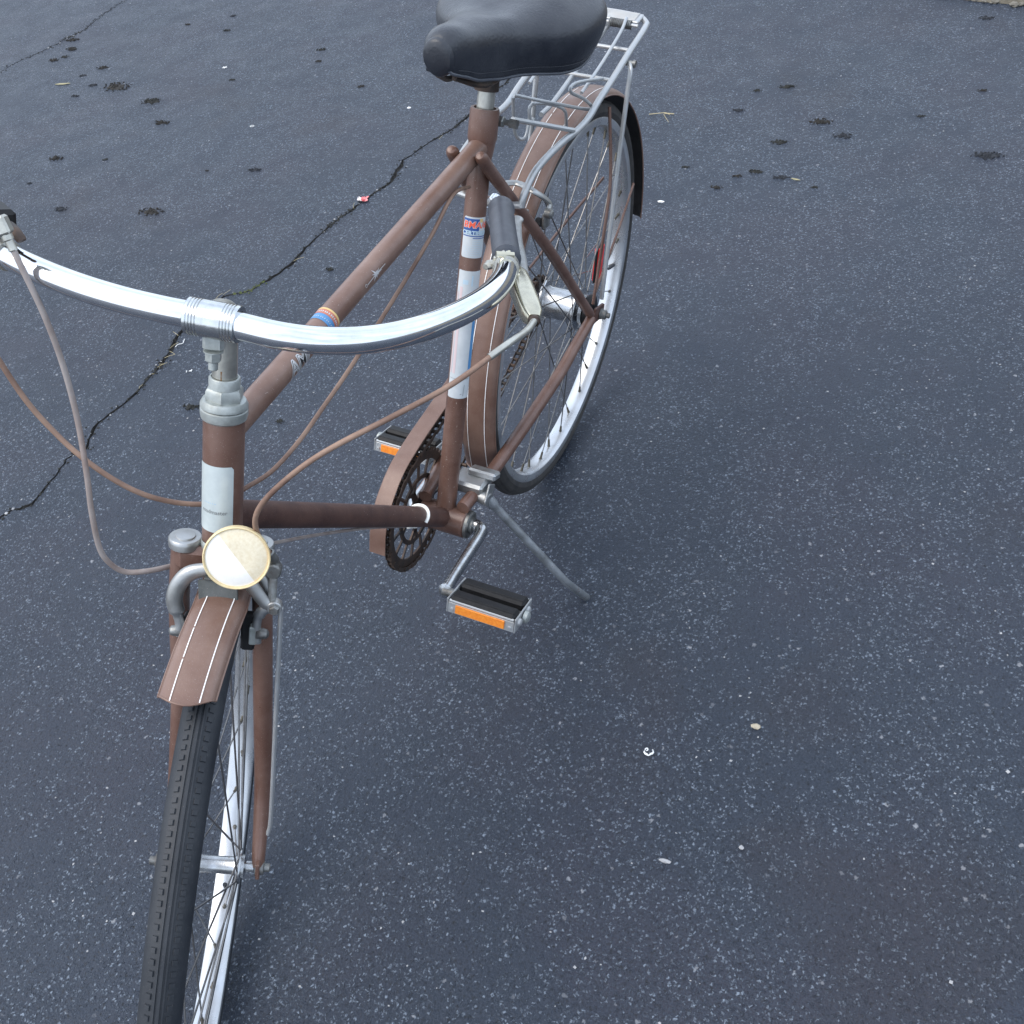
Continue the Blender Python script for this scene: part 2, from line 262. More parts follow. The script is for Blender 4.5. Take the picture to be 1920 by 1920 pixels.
# ---------------------------------------------------------------- measured positions, metres
# D: the bicycle in its own frame (x forward, y left, z up) or its front assembly; G: places on the ground
D = {'lean': 0.15754, 'rear_axle': (0.0, 0.0, 0.3285),
  'front_axle': (1.085, 0.0, 0.3285),
  'bb': (0.461, 0.0, 0.2609),
  'head_low': (0.9154, 0.0, 0.6657),
  'head_top': (0.8714, 0.0, 0.7864),
  'fork_base': (1.0439, 0.0, 0.3135),
  'seat_dir': (-0.3081, 0.0, 0.9514),
  'head_dir': (-0.3426, 0.0, 0.9395),
  'front_fwd': (0.8558, 0.4126, 0.3121),
  'front_side': (-0.3877, 0.9109, -0.1414),
  'R': 0.3285, 'crank': 0.2658, 'clamp': (0.056, -0.0, 0.614),
  'bar_rot': -0.2275, 'bar_left': [(0.0561, 0.0001, 0.614), (0.0702, 0.0275, 0.614), (0.0787, 0.0545, 0.614), (0.0808, 0.0805, 0.614), (0.0766, 0.1061, 0.614), (0.069, 0.1316, 0.616), (0.0518, 0.1572, 0.618), (0.0268, 0.1835, 0.621), (-0.0103, 0.2112, 0.625), (-0.0455, 0.2307, 0.629), (-0.0861, 0.2442, 0.632), (-0.1351, 0.2485, 0.633), (-0.1748, 0.2499, 0.634), (-0.2123, 0.2489, 0.636), (-0.266, 0.249, 0.637), (-0.3146, 0.2495, 0.638), (-0.3458, 0.2498, 0.639)],
  'bar_right': [(0.0561, 0.0001, 0.614), (0.0542, -0.0228, 0.614), (0.048, -0.0457, 0.614), (0.0375, -0.0806, 0.615), (0.0203, -0.1178, 0.617), (-0.0002, -0.1565, 0.62), (-0.0305, -0.1994, 0.623), (-0.06, -0.232, 0.626), (-0.1, -0.258, 0.629), (-0.15, -0.28, 0.632), (-0.21, -0.297, 0.634), (-0.28, -0.31, 0.637), (-0.34, -0.32, 0.64)],
  'cable_front': [(-0.035, 0.2723, 0.6127), (-0.01, 0.2638, 0.6106), (0.03, 0.2428, 0.6083), (0.06, 0.2015, 0.5814), (0.075, 0.1545, 0.553), (0.08, 0.1116, 0.5253), (0.08, 0.0856, 0.5044), (0.075, 0.0632, 0.4796), (0.07, 0.0472, 0.4571), (0.065, 0.0399, 0.4387), (0.055, 0.0395, 0.4186), (0.045, 0.0453, 0.3986), (0.04, 0.0513, 0.3861)],
  'cable_shift_a': [(0.01, -0.175, 0.6432), (0.012, -0.1657, 0.623), (0.012, -0.1503, 0.5848), (0.01, -0.1374, 0.5391), (0.01, -0.1276, 0.4891), (0.02, -0.1188, 0.4414), (0.02, -0.1159, 0.4032), (0.015, -0.1117, 0.3639), (0.01, -0.1042, 0.3443), (0.005, -0.0908, 0.3326), (0.0, -0.0692, 0.333), (-0.02, -0.0453, 0.331), (-0.045, -0.0213, 0.327), (-0.05, 0.0096, 0.3379)],
  'cable_rear_a': [(-0.02, -0.2401, 0.6004), (-0.02, -0.2208, 0.5614), (-0.02, -0.2026, 0.5267), (-0.02, -0.1815, 0.4906), (-0.02, -0.1591, 0.4631), (-0.015, -0.1345, 0.4428), (-0.015, -0.1059, 0.4219), (-0.02, -0.0777, 0.4053), (-0.03, -0.0497, 0.3944), (-0.04, -0.0235, 0.3903), (-0.05, -0.002, 0.3933)],
  'cable_rear_b': [(0.8918, 0.0, 0.6992), (0.8761, 0.01, 0.7036), (0.8399, 0.015, 0.6953), (0.7933, 0.018, 0.6958), (0.7433, 0.018, 0.7004), (0.6906, 0.018, 0.7064), (0.6282, 0.018, 0.717), (0.5486, 0.018, 0.7327), (0.4779, 0.018, 0.7492), (0.4063, 0.012, 0.7598), (0.3369, 0.0, 0.73)],
  'cable_shift_b': [(0.8765, -0.01, 0.608), (0.8418, 0.0, 0.587), (0.7625, 0.0, 0.5217), (0.6643, 0.0, 0.4364), (0.5542, 0.0, 0.3331)],
  'reflector': (0.065, 0.0239, 0.3948),
  'trig': [(-0.0594, -0.2125, 0.65), (-0.0332, -0.1948, 0.65), (0.0003, -0.1808, 0.65), (-0.01, -0.1776, 0.65)],
  'refl_plate': [(0.05, -0.0091, 0.36), (0.05, 0.0241, 0.3592), (0.05, 0.0148, 0.3313), (0.05, -0.0065, 0.3386)],
  'arm_r': [(0.045, 0.0094, 0.3704), (0.045, -0.0076, 0.3669), (0.045, -0.0222, 0.3614), (0.045, -0.032, 0.3482), (0.045, -0.036, 0.3326), (0.045, -0.0336, 0.3186), (0.045, -0.0306, 0.3044), (0.045, -0.0322, 0.2921)],
  'arm_l': [(0.048, 0.0197, 0.3674), (0.048, 0.0321, 0.36), (0.048, 0.0423, 0.3464), (0.048, 0.05, 0.3371), (0.048, 0.058, 0.3355)],
  'arm_l2': [(0.04, 0.0234, 0.366), (0.04, 0.0381, 0.3663), (0.04, 0.0484, 0.3539), (0.04, 0.0513, 0.3406)],
  'arm_low': [(0.044, 0.0576, 0.3324), (0.044, 0.0473, 0.3277), (0.044, 0.042, 0.3182), (0.044, 0.0409, 0.3047), (0.044, 0.0418, 0.2895)],
  'pad_l': [(0.04, 0.0345, 0.3125), (0.04, 0.0307, 0.2795)],
  'acorn_l': (0.044, 0.047, 0.3004),
  'acorn_r': (0.044, -0.0354, 0.296),
  'stay_f': [(0.05, 0.0638, 0.335), (0.05, 0.0637, 0.3109), (0.05, 0.0632, 0.1899), (0.048, 0.0624, 0.0764), (0.046, 0.0601, 0.0509)],
  'pinch': [(0.05, -0.0012, 0.5931), (0.05, -0.0015, 0.5798), (0.05, -0.0015, 0.5716)],
  'lever_hood': [(-0.1549, 0.2592, 0.622), (-0.1226, 0.2647, 0.617), (-0.0891, 0.2704, 0.612), (-0.0573, 0.2744, 0.607)],
  'lever_blade': [(-0.1593, 0.27, 0.612), (-0.231, 0.2706, 0.614), (-0.3107, 0.2695, 0.616), (-0.3767, 0.2717, 0.618), (-0.4005, 0.2739, 0.62)],
  'lever_r': [(-0.0274, -0.1946, 0.645), (-0.0041, -0.1826, 0.645), (0.0071, -0.1767, 0.645)],
  'lever_r2': [(-0.1003, -0.2355, 0.64), (-0.0351, -0.1885, 0.64), (-0.013, -0.1778, 0.64)],
  'grip_r': [(-0.0332, -0.1948, 0.65), (-0.1495, -0.2662, 0.65)],
  'rail': [(0.2865, 0.048, 0.6842), (0.2789, 0.05, 0.7004), (0.2499, 0.052, 0.7155), (0.204, 0.055, 0.718), (0.1579, 0.058, 0.7151), (0.1188, 0.06, 0.7093), (0.0751, 0.06, 0.7061), (0.0353, 0.06, 0.7125), (-0.0213, 0.06, 0.7182), (-0.0936, 0.06, 0.728), (-0.1531, 0.06, 0.7337), (-0.1887, 0.055, 0.7305)],
  'rail_r': [(0.117, -0.06, 0.724), (0.0835, -0.06, 0.7264), (0.0454, -0.06, 0.7279)],
  'cross': [(0.24, 0.018, 0.7756), (0.1336, 0.06, 0.7173)],
  'leg': [(-0.0778, 0.066, 0.7199), (-0.0666, 0.072, 0.7122), (-0.0586, 0.072, 0.6793), (-0.0364, 0.072, 0.588), (-0.0072, 0.074, 0.4759), (0.0152, 0.074, 0.37)],
  'tailplate': [(-0.1408, 0.0, 0.7623), (-0.209, 0.05, 0.7298), (-0.1874, 0.055, 0.7254), (-0.1934, 0.0, 0.7256)],
  'spring': [(-0.159, 0.02, 0.7376), (-0.1791, 0.05, 0.728)],
  'loop_a': [(0.1705, -0.01, 0.7709), (0.1209, 0.02, 0.7432), (0.0368, 0.05, 0.6994), (0.0652, 0.05, 0.7275), (0.1074, 0.045, 0.7566), (0.0877, 0.045, 0.7596), (0.0068, 0.055, 0.7322)],
  'loop_b': [(0.1284, 0.0, 0.72), (0.1378, 0.0, 0.7184), (0.1324, 0.0, 0.7425), (0.0963, 0.03, 0.7252), (0.0798, 0.03, 0.6883)],
  'loop_c': [(0.1507, -0.02, 0.757), (0.1444, -0.02, 0.7021), (0.1326, -0.01, 0.692), (0.1154, -0.01, 0.7173)],
  'ustay_l': [(-0.2697, 0.028, 0.412), (-0.1452, 0.045, 0.3976), (0.0284, 0.064, 0.376)],
  'fstay2': [(-0.1067, 0.03, 0.6323), (-0.0697, 0.05, 0.5388), (-0.0257, 0.06, 0.4808), (0.0331, 0.066, 0.3693)],
  'fstay3': [(-0.3446, -0.05, 0.3816), (-0.0914, -0.05, 0.4065), (-0.0205, -0.05, 0.3873)],
  'seatstay_l': [(0.3386, 0.02, 0.7725), (0.3151, 0.03, 0.7284), (0.0924, 0.062, 0.4228), (0.0352, 0.064, 0.3493)],
  'chainstay_l': [(0.4618, 0.03, 0.2928), (0.3569, 0.04, 0.2925), (0.1727, 0.056, 0.3128), (0.1109, 0.063, 0.3332), (0.0372, 0.065, 0.3424)],
  'bridge': [(0.3616, -0.02, 0.2617), (0.3845, 0.035, 0.2955)],
  'caliper_r': [[(0.2118, -0.02, 0.66), (0.1889, 0.0, 0.6553), (0.2009, 0.03, 0.6563), (0.1794, 0.045, 0.6299), (0.1956, 0.05, 0.6236)], [(0.239, -0.02, 0.6524), (0.2225, 0.0, 0.6421), (0.2197, 0.03, 0.6343)]],
  'cal_pad': [(0.1809, 0.03, 0.6106), (0.1297, 0.03, 0.5814), (0.1513, 0.03, 0.615), (0.1603, 0.03, 0.5817)],
  'guard': [(0.5652, -0.055, 0.2649), (0.5549, -0.055, 0.3032), (0.5328, -0.055, 0.3347), (0.4893, -0.055, 0.3599), (0.4343, -0.055, 0.3677), (0.3694, -0.055, 0.3696), (0.305, -0.055, 0.3715), (0.2378, -0.055, 0.3736)],
  'kick': [(0.4176, 0.03, 0.2645), (0.4262, 0.045, 0.2947)],
  'kick_foot': (0.3389, 0.1825, 0.029),
  'kick_knee': (0.3761, 0.16, 0.096),
  'pedal_px': 0, 'crank_l': [(0.4742, 0.05, 0.2764), (0.461, 0.062, 0.2607)],
  'spokerefl': (-0.1815, 0.0, 0.2979),
  'fender_pts': [(0.3512, 0.0, 0.2598), (0.3339, 0.0, 0.5607)],
  'bandpx': [(0.6766, 0.0, 0.7727), (0.694, 0.0, 0.778), (0.6561, 0.0, 0.7637), (0.599, 0.0, 0.7534), (0.5862, 0.0, 0.7555), (0.749, 0.0, 0.7447), (0.7326, 0.0, 0.7462), (0.706, 0.0, 0.7439)],
  'decals': {'st_a': 0.4445, 'st_b': 0.3917, 'dec_a': 0.3743, 'dec_b': 0.1948}}
G = {'crack': [(0.543, -1.124), (0.474, -1.061), (0.438, -1.009), (0.411, -0.998), (0.388, -0.969), (0.341, -0.974), (0.292, -0.978), (0.255, -0.99), (0.213, -0.974), (0.174, -0.994), (0.135, -1.001), (0.09, -0.992), (0.041, -0.985), (-0.017, -0.985), (-0.067, -0.985), (-0.126, -1.001), (-0.185, -1.025), (-0.218, -1.025), (-0.297, -1.019), (-0.357, -1.005), (-0.39, -0.949), (-0.453, -0.927), (-0.516, -0.912), (-0.592, -0.91), (-0.683, -0.909), (-0.766, -0.892), (-0.852, -0.875), (-0.941, -0.85), (-1.058, -0.878), (-1.149, -0.848), (-1.255, -0.816), (-1.375, -0.795), (-1.498, -0.791), (-1.725, -0.765), (-1.927, -0.702)],
  'crack2': [(-1.316, -2.98), (-1.547, -2.804), (-1.625, -2.796), (-1.687, -2.771), (-1.808, -2.743), (-1.933, -2.714), (-2.089, -2.746), (-2.224, -2.743), (-2.391, -2.692)],
  'dark': [((-1.356, -1.964), 0.0714), ((-1.213, -1.82), 0.0479), ((-0.959, -1.303), 0.0343), ((-0.7, -1.481), 0.0646), ((-0.677, -1.784), 0.0397), ((-0.966, -1.853), 0.0173), ((-1.453, -2.189), 0.1024), ((-1.834, -2.696), 0.0465), ((-1.753, -2.632), 0.0454), ((-1.654, -2.639), 0.0399), ((-1.683, -2.607), 0.0298), ((-1.6, -2.366), 0.0376), ((-1.532, -2.401), 0.0234), ((-1.46, -2.297), 0.0318), ((-1.376, -2.305), 0.027), ((-1.527, -1.76), 0.0208), ((-1.773, -1.559), 0.0291), ((-1.681, -1.514), 0.0203), ((-1.504, -1.255), 0.0225), ((-1.929, -2.051), 0.028), ((-1.981, -2.262), 0.0196), ((-2.06, -2.11), 0.0241), ((-0.955, -2.038), 0.0439), ((-0.8, -2.012), 0.0155), ((0.042, -0.823), 0.0325), ((-0.51, -0.793), 0.0224), ((-1.566, 0.049), 0.037), ((-1.418, -0.044), 0.0283), ((-1.369, 0.184), 0.0478), ((-1.248, 0.107), 0.0343), ((-1.223, 0.6), 0.0603), ((-1.098, -0.09), 0.0161), ((-1.092, 0.087), 0.0308), ((-1.066, 0.048), 0.0206), ((-1.07, 0.155), 0.0326), ((-1.032, 0.243), 0.0146), ((-1.006, 0.014), 0.0256), ((-2.036, 0.496), 0.0366), ((-1.416, 0.418), 0.0177), ((-1.57, 0.545), 0.0228), ((-1.295, 0.253), 0.0385), ((-0.937, -1.455), 0.0106), ((0.042, -0.596), 0.0165), ((-1.539, -0.025), 0.0202)],
  'pink': (-0.834, -0.879),
  'leaf': (-1.461, -2.433),
  'twig': (-1.379, -0.238),
  'leaf2': (-1.063, 0.191),
  'stone': (0.512, 0.507),
  'white': (0.596, 0.376),
  'white2': (-1.619, -1.85),
  'ring': (-1.214, -1.477),
  'seed': (0.754, 0.45),
  'w3': (-1.367, -1.016),
  'w4': (-0.92, -0.097),
  'w5': (-0.165, -0.998),
  'w6': (-0.069, -0.905),
  'ws': (-0.154, -1.018),
  'w7': (0.705, 0.538),
  'verge': [(-2.197, 0.252), (-2.138, 0.381), (-2.105, 0.487), (-2.073, 0.589), (-2.035, 0.702)]}
CLOD_LABEL = [
 'dark flat moss clod left of the seat post, wider and farther than its neighbour',
 'dark moss clod just below the widest one left of the seat post',
 'compact black clod midway between the pink blossom and the grip',
 'ragged dark clod left of the pink blossom, above the handlebar',
 'small oval dark clod at the left above the handlebar end',
 'tiny dark crumb at the left, above the oval clod',
 'long ragged dark clod just right of the yellowish leaf',
 'dark clod touching the thin far crack, uppermost of its row',
 'dark clod second down the row beside the far crack',
 'dark clod in the row beside the far crack, nearest the leaf',
 'small dark clod by the far crack, right of its lowest neighbour',
 'dark clod up and right of the yellowish leaf',
 'small tall dark clod just above the right end of the yellowish leaf',
 'small dark clod directly right of the yellowish leaf tip',
 'small dark clod just below the yellowish leaf',
 'small dark crumb midway between the white star scrap and the saddle',
 'dark crumb up left of the saddle nose',
 'dark crumb just below the one nearest the saddle nose',
 'dark crumb left of the whitish chip near the seat post',
 'dark crumb at the top edge above the white star scrap',
 'dark crumb at the top edge left of the star scrap',
 'dark crumb at the top edge right above the star scrap',
 'flat dark crumb at the left between leaf and handlebar',
 'tiny dark crumb at the far left above the handlebar end',
 'round brownish moss tuft beside the headset on its left',
 'small black clod between handlebar and top tube below the crack',
 'dark clod with a thin stem, farthest of those right of the rack',
 'dark clod just right of the pale forked twig',
 'large ragged dark clod right of the twig, in the middle of the group',
 'solid black clod below and left of the large ragged one',
 'biggest dark moss clod standing alone at the far right',
 'small round dark clod nearest the rear tyre on its right',
 'faint crumbled dark clod left of the short dry leaf sliver',
 'small dark clod left of the crumbled patch right of the rear tyre',
 'dark smear of crumbs touching the short dry leaf sliver',
 'small dark crumb just right below the short dry leaf sliver',
 'low dark crumb below the crumbled patch near the rear tyre',
 'dark clod near the verge at the top right',
 'small dark clod midway between the large ragged clod and the far right one',
 'faint dark clod at the right edge above the biggest clod',
 'spread of dark crumbs below right of the large ragged clod',
 'tiny black crumb above the crack left of the top tube',
 'small dark clod in the triangle between head tube, top tube and cable',
 'small dark crumb left of the farthest clod with a stem',
]
# ---------------------------------------------------------------- the asphalt, its cracks, the verge
def asphalt_material():
    m = bpy.data.materials.new('asphalt'); m.use_nodes = True; N, L = m.node_tree.nodes, m.node_tree.links; b = N['Principled BSDF']
    tc = N.new('ShaderNodeTexCoord')
    def nz(sc, det=4, rg=.6, off=0):
        n = N.new('ShaderNodeTexNoise'); n.inputs['Scale'].default_value = sc; n.inputs['Detail'].default_value = det; n.inputs['Roughness'].default_value = rg
        mp = N.new('ShaderNodeMapping'); mp.inputs['Location'].default_value = (off, off * 1.7, off * .3); L.new(tc.outputs['Object'], mp.inputs[0]); L.new(mp.outputs[0], n.inputs[0]); return n.outputs[0]
    def mr(src, a, c, lo=0., hi=1.):
        r = N.new('ShaderNodeMapRange'); r.inputs['From Min'].default_value = a; r.inputs['From Max'].default_value = c; r.inputs['To Min'].default_value = lo; r.inputs['To Max'].default_value = hi; L.new(src, r.inputs['Value']); return r.outputs[0]
    def mul(a, c, op='MULTIPLY'):
        x = N.new('ShaderNodeMath'); x.operation = op
        for i, q in enumerate((a, c)):
            if isinstance(q, (int, float)): x.inputs[i].default_value = q
            else: L.new(q, x.inputs[i])
        return x.outputs[0]
    def mix(f, a, c):
        x = N.new('ShaderNodeMix'); x.data_type = 'RGBA'; L.new(f, x.inputs[0])
        for i, q in ((6, a), (7, c)):
            if isinstance(q, tuple): x.inputs[i].default_value = (*q, 1)
            else: L.new(q, x.inputs[i])
        return x.outputs[2]
    base = mix(mr(nz(1.1, 5), .40, .60), (.0060, .0115, .0215), (.0125, .0190, .0320))
    base = mix(mul(mr(nz(2.6, 4, .55, 14), .45, .62), .75), base, (.0175, .0150, .0250))
    base = mix(mr(nz(300, 4, .8), .36, .66), base, (.034, .045, .066))
    base = mix(mul(mr(nz(170, 3, .6, 31), .56, .70), .8), base, (.004, .0045, .006))
    # aggregate showing through where the binder has worn
    wear = mr(nz(5, 6, .65, 3), .38, .62, .25, 1.7)
    wear2 = mr(nz(30, 5, .7, 9), .36, .64, .2, 1.6)
    vo = N.new('ShaderNodeTexVoronoi'); vo.inputs['Scale'].default_value = 215; vo.inputs['Randomness'].default_value = 1; 
    warp = N.new('ShaderNodeTexNoise'); warp.inputs['Scale'].default_value = 230; warp.inputs['Detail'].default_value = 2; L.new(tc.outputs['Object'], warp.inputs[0])
    va = N.new('ShaderNodeVectorMath'); va.operation = 'MULTIPLY_ADD'; L.new(warp.outputs['Color'], va.inputs[0]); va.inputs[1].default_value = (.009, .009, .009); L.new(tc.outputs['Object'], va.inputs[2]); L.new(va.outputs[0], vo.inputs[0])
    sp = N.new('ShaderNodeSeparateColor'); L.new(vo.outputs['Color'], sp.inputs[0])
    thr = mul(wear, mul(wear2, 1.05), 'MULTIPLY')
    pick = mr(mul(thr, sp.outputs[0], 'SUBTRACT'), 0, .05)
    blob = mr(vo.outputs['Distance'], .52, .22)
    fl = mul(mul(pick, blob), mul(sp.outputs[1], sp.outputs[1]))
    base = mix(fl, base, (.21, .25, .305))
    vo2 = N.new('ShaderNodeTexVoronoi'); vo2.inputs['Scale'].default_value = 95; L.new(va.outputs[0], vo2.inputs[0]); sp2 = N.new('ShaderNodeSeparateColor'); L.new(vo2.outputs['Color'], sp2.inputs[0])
    f2 = mul(mul(mr(sp2.outputs[0], .035, .02), mr(vo2.outputs['Distance'], .34, .2)), mr(sp2.outputs[1], 0, 1, .3, 1))
    base = mix(f2, base, (.27, .28, .30))
    # rusty brown stains
    base = mix(mul(mr(nz(3.1, 3, .5, 21), .60, .72), .35), base, (.022, .019, .024))
    L.new(base, b.inputs['Base Color'])
    L.new(mr(nz(9, 4), .3, .7, .42, .56), b.inputs['Roughness']); b.inputs['Specular IOR Level'].default_value = .36
    h = mul(mul(nz(420, 3, .6), .5), mul(nz(90, 4, .6, 5), .9), 'ADD')
    bn = N.new('ShaderNodeBump'); bn.inputs['Distance'].default_value = .0032; bn.inputs['Strength'].default_value = 1.; L.new(h, bn.inputs['Height'])
    bn2 = N.new('ShaderNodeBump'); bn2.inputs['Distance'].default_value = .0012; L.new(mul(pick, blob), bn2.inputs['Height']); L.new(bn.outputs[0], bn2.inputs['Normal'])
    L.new(bn2.outputs[0], b.inputs['Normal'])
    return m
M['asphalt'] = asphalt_material()
M['crack_dirt'] = mat('crack_dirt', (.014, .014, .014), .9, 0, .8, 90, (.05, .045, .038), .3, .002, 300)
M['moss'] = mat('dark_moss', (.011, .012, .011), .95, 0, 1, 150, (.03, .03, .026), 0, .001, 400)
M['moss_brown'] = mat('brown_moss', (.013, .012, .011), .95, 0, 1, 150, (.034, .030, .025), 0, .001, 400)
M['tar_clod'] = mat('tarry_crumb', (.010, .012, .016), .8, 0, 1, 150, (.02, .023, .03), 0, .001, 400)
M['chip'] = mat('pale_stone', (.42, .42, .42), .7, 0, .4, 200, (.28, .28, .29))
M['straw'] = mat('dry_straw', (.42, .36, .22), .8)
M['green_moss'] = mat('green_moss', (.06, .085, .02), .9, 0, .8, 200, (.12, .13, .05))
def jag(pts, w0, seed, edge_far):
    """a crack: subdivided jagged centre line with left and right lips, pinched to nothing at both ends"""
    r = random.Random(seed); P = [V((*p, 0)) for p in pts]; C = []
    for a, b in zip(P, P[1:]):
        k = max(2, int((b - a).length / .012))
        for i in range(k): C.append(a.lerp(b, i / k))
    C.append(P[-1]); out = []; n = len(C)
    for i, c in enumerate(C):
        t = (C[min(i + 1, n - 1)] - C[max(i - 1, 0)]).normalized(); nn = V((-t.y, t.x, 0))
        wob = noise.noise(V((i * .35, seed, 0))) * .006 + noise.noise(V((i * .11, seed, 4))) * .006
        w_ = w0 * (.28 + 1.1 * abs(noise.noise(V((i * .22, seed, 9)))) + .9 * max(0, noise.noise(V((i * .06, seed, 2))))) + r.uniform(-.0008, .0008)
        w_ *= min(1, i / 6, (n - 1 - i) / 25)
        c2 = c + nn * (wob + noise.noise(V((i * .9, seed, 7))) * .0035); out.append((c2, nn, max(w_, 0)))
    return out
c1 = jag(G['crack'], .0115, 3, None); c2 = jag(G['crack2'], .0030, 11, None)
def lips(c): return [a + n_ * max(w_, .0003) / 2 for a, n_, w_ in c], [a - n_ * max(w_, .0003) / 2 for a, n_, w_ in c]
(L1, R1), (L2, R2) = lips(c1), lips(c2)
S = 60.
outer = [V((-S, -S, 0)), V((S, -S, 0)), V((S, S, 0)), V((-S, S, 0))]
loops = [outer, L1 + R1[::-1], L2 + R2[::-1]]
flat = [p for l in loops for p in l]
me = bpy.data.meshes.new('ground'); me.from_pydata([tuple(p) for p in flat], [], [tuple(t) for t in tessellate_polygon(loops)])
bm = bmesh.new(); bm.from_mesh(me)
for f in bm.faces:
    if f.normal.z < 0: f.normal_flip()
bm.to_mesh(me); bm.free(); me.materials.append(M['asphalt'])
ground = link('ground', me); tag(ground, 'worn dark asphalt with pale aggregate flecks', kind='structure')
for (La, Ra, dep) in ((L1, R1, .011), (L2, R2, .005)):
    b = MB(); n = len(La)
    vs_ = []
    for i in range(n):
        d_ = dep * (.55 + .9 * abs(noise.noise(V((i * .3, dep * 900, 0)))))
        c = (La[i] + Ra[i]) / 2
        vs_ += [La[i] + V((0, 0, .0004)), La[i].lerp(c, .25) - V((0, 0, d_ * .7)), c - V((0, 0, d_)), Ra[i].lerp(c, .25) - V((0, 0, d_ * .7)), Ra[i] + V((0, 0, .0004))]
    b.add(vs_, [(i * 5 + k, i * 5 + k + 1, i * 5 + k + 6, i * 5 + k + 5) for i in range(n - 1) for k in range(4)])
    o = b.build('crack', 'crack_dirt', ground, sharp=0)
# dirt crumbs, little stones and moss lodged along the crack
def lump(mb, c, r, sx=1, sy=1, sz=.6, n=6, rr=rnd):
    """a small irregular stone or clod"""
    a0 = rr.random() * 6; vs_ = []
    for k, (z, q) in enumerate(((-.3, .8), (.35, 1.), (.9, .55))):
        for j in range(n):
            a = a0 + 2 * PI * j / n; e = q * rr.uniform(.7, 1.15); vs_.append(V(c) + V((math.cos(a) * r * e * sx, math.sin(a) * r * e * sy, z * r * sz)))
    vs_.append(V(c) + V((0, 0, r * sz * 1.1)))
    fs = [(k * n + j, k * n + (j + 1) % n, (k + 1) * n + (j + 1) % n, (k + 1) * n + j) for k in range(2) for j in range(n)] + [(2 * n + j, 2 * n + (j + 1) % n, 3 * n) for j in range(n)]
    mb.add(vs_, fs)
crumb, stones, straw, gm = MB(), MB(), MB(), MB()
for cc, dens in ((c1, 4.2), (c2, 4.5)):
    for i, (c, n_, w_) in enumerate(cc):
        act = max(0, noise.noise(V((i * .09, 5, 0)))) * 2.4 + .35
        for _ in range(int(dens * 1.5 * act + rnd.random())):
            s_ = rnd.gauss(0, .5) * (w_ + (.003 if cc is c1 else .014)); lump(crumb, c + n_ * s_ + V((rnd.uniform(-.006, .006), rnd.uniform(-.006, .006), 0)), rnd.uniform(.001, .0036), n=5)
        if rnd.random() < .26 * act * (1 if cc is c1 else 1.5): lump(stones, c + n_ * rnd.gauss(0, .5) * (w_ + (.006 if cc is c1 else .014)), rnd.uniform(.0012, .0034), rnd.uniform(.8, 1.3), rnd.uniform(.8, 1.3), .8)
        if cc is c1 and (45 < i < 75 or rnd.random() < .06) and rnd.random() < .5:
            a = c + n_ * rnd.gauss(0, .003); t = V((rnd.uniform(-1, 1), rnd.uniform(-1, 1), .1)).normalized() * rnd.uniform(.008, .03)
            straw.tube([a + V((0, 0, .002)), a + t * .5 + V((rnd.uniform(-.003, .003), rnd.uniform(-.003, .003), .003)), a + t + V((0, 0, .001))], .0005, 4)
def near_crack(px_i, spread): 
    c, n_, w_ = c1[px_i]; return c + n_ * rnd.gauss(0, spread) + V((rnd.gauss(0, spread), rnd.gauss(0, spread), 0))
for i in range(len(c1)):
    c = c1[i][0]
    if (V((*G['crack'][20], 0)) - c).length < .05:
        for _ in range(9): lump(gm, near_crack(i, .003), rnd.uniform(.001, .0026), sz=1)
tag(crumb.build('crack_crumbs', 'moss', None, sharp=0), 'dark dirt crumbs lodged along the cracks in the asphalt', 'dirt', kind='stuff')
tag(stones.build('crack_grit', 'chip', None, sharp=0), 'pale grit caught along the crack in the asphalt', 'grit', kind='stuff')
tag(straw.build('dry_straw', 'straw', None), 'dry straw and dead grass stems caught in the long crack', 'straw', kind='stuff')
tag(gm.build('green_moss', 'green_moss', None, sharp=0), 'green moss growing in the long crack behind the handlebar', 'moss', kind='stuff')
# dark clods of moss and dirt standing on the asphalt, each one a thing
places = {0: 'under the top left', }
def where(x, y):
    return ''
CL = ['dark moss clod on the asphalt left of the saddle']
def clod(c, width, label):
    width *= 1.25; b = MB(); lump(b, (*c, -.0004), width * .33, .55, 1., .0022 / width * 3, n=15); k = max(4, int(width / .006)); k = min(k * 4, 80)
    for _ in range(k):
        a, q = rnd.random() * 2 * PI, rnd.random() ** .6 * width / 2; e = V((math.cos(a) * q * .55, math.sin(a) * q, 0))
        lump(b, V((*c, 0)) + e, rnd.uniform(.0018, .0045) * min(1.3, .6 + width * 12) * (1.1 - q / width), sz=rnd.uniform(.7, 1.3), n=5)
    for _ in range(k // 2):
        a, q = rnd.random() * 2 * PI, width * rnd.uniform(.35, .6); lump(b, V((c[0] + math.cos(a) * q * .6, c[1] + math.sin(a) * q, 0)), rnd.uniform(.0008, .002), n=4)
    o = b.build('moss_clod', ('moss', 'moss_brown', 'tar_clod')[int(abs(c[0] * 1000)) % 3], None, sharp=0); tag(o, label, 'moss clod', 'dark moss clods on the asphalt'); return o
for i, (c, wd) in enumerate(G['dark']): clod(c, wd, CLOD_LABEL[i])
# pale chips of worn aggregate standing proud all over the surface
b = MB()
for _ in range(5200):
    x, y = rnd.uniform(-2.3, 1.3), rnd.uniform(-3.2, 1.1); 
    if noise.noise(V((x * 4, y * 4, 1))) + .25 < rnd.random() * .8: continue
    lump(b, (x, y, .0001), rnd.uniform(.0009, .0021), rnd.uniform(.7, 1.5), rnd.uniform(.7, 1.5), .35, n=4)
tag(b.build('asphalt_grit', 'chip', None, sharp=0), 'fine pale grit strewn over the asphalt', 'grit', kind='stuff')
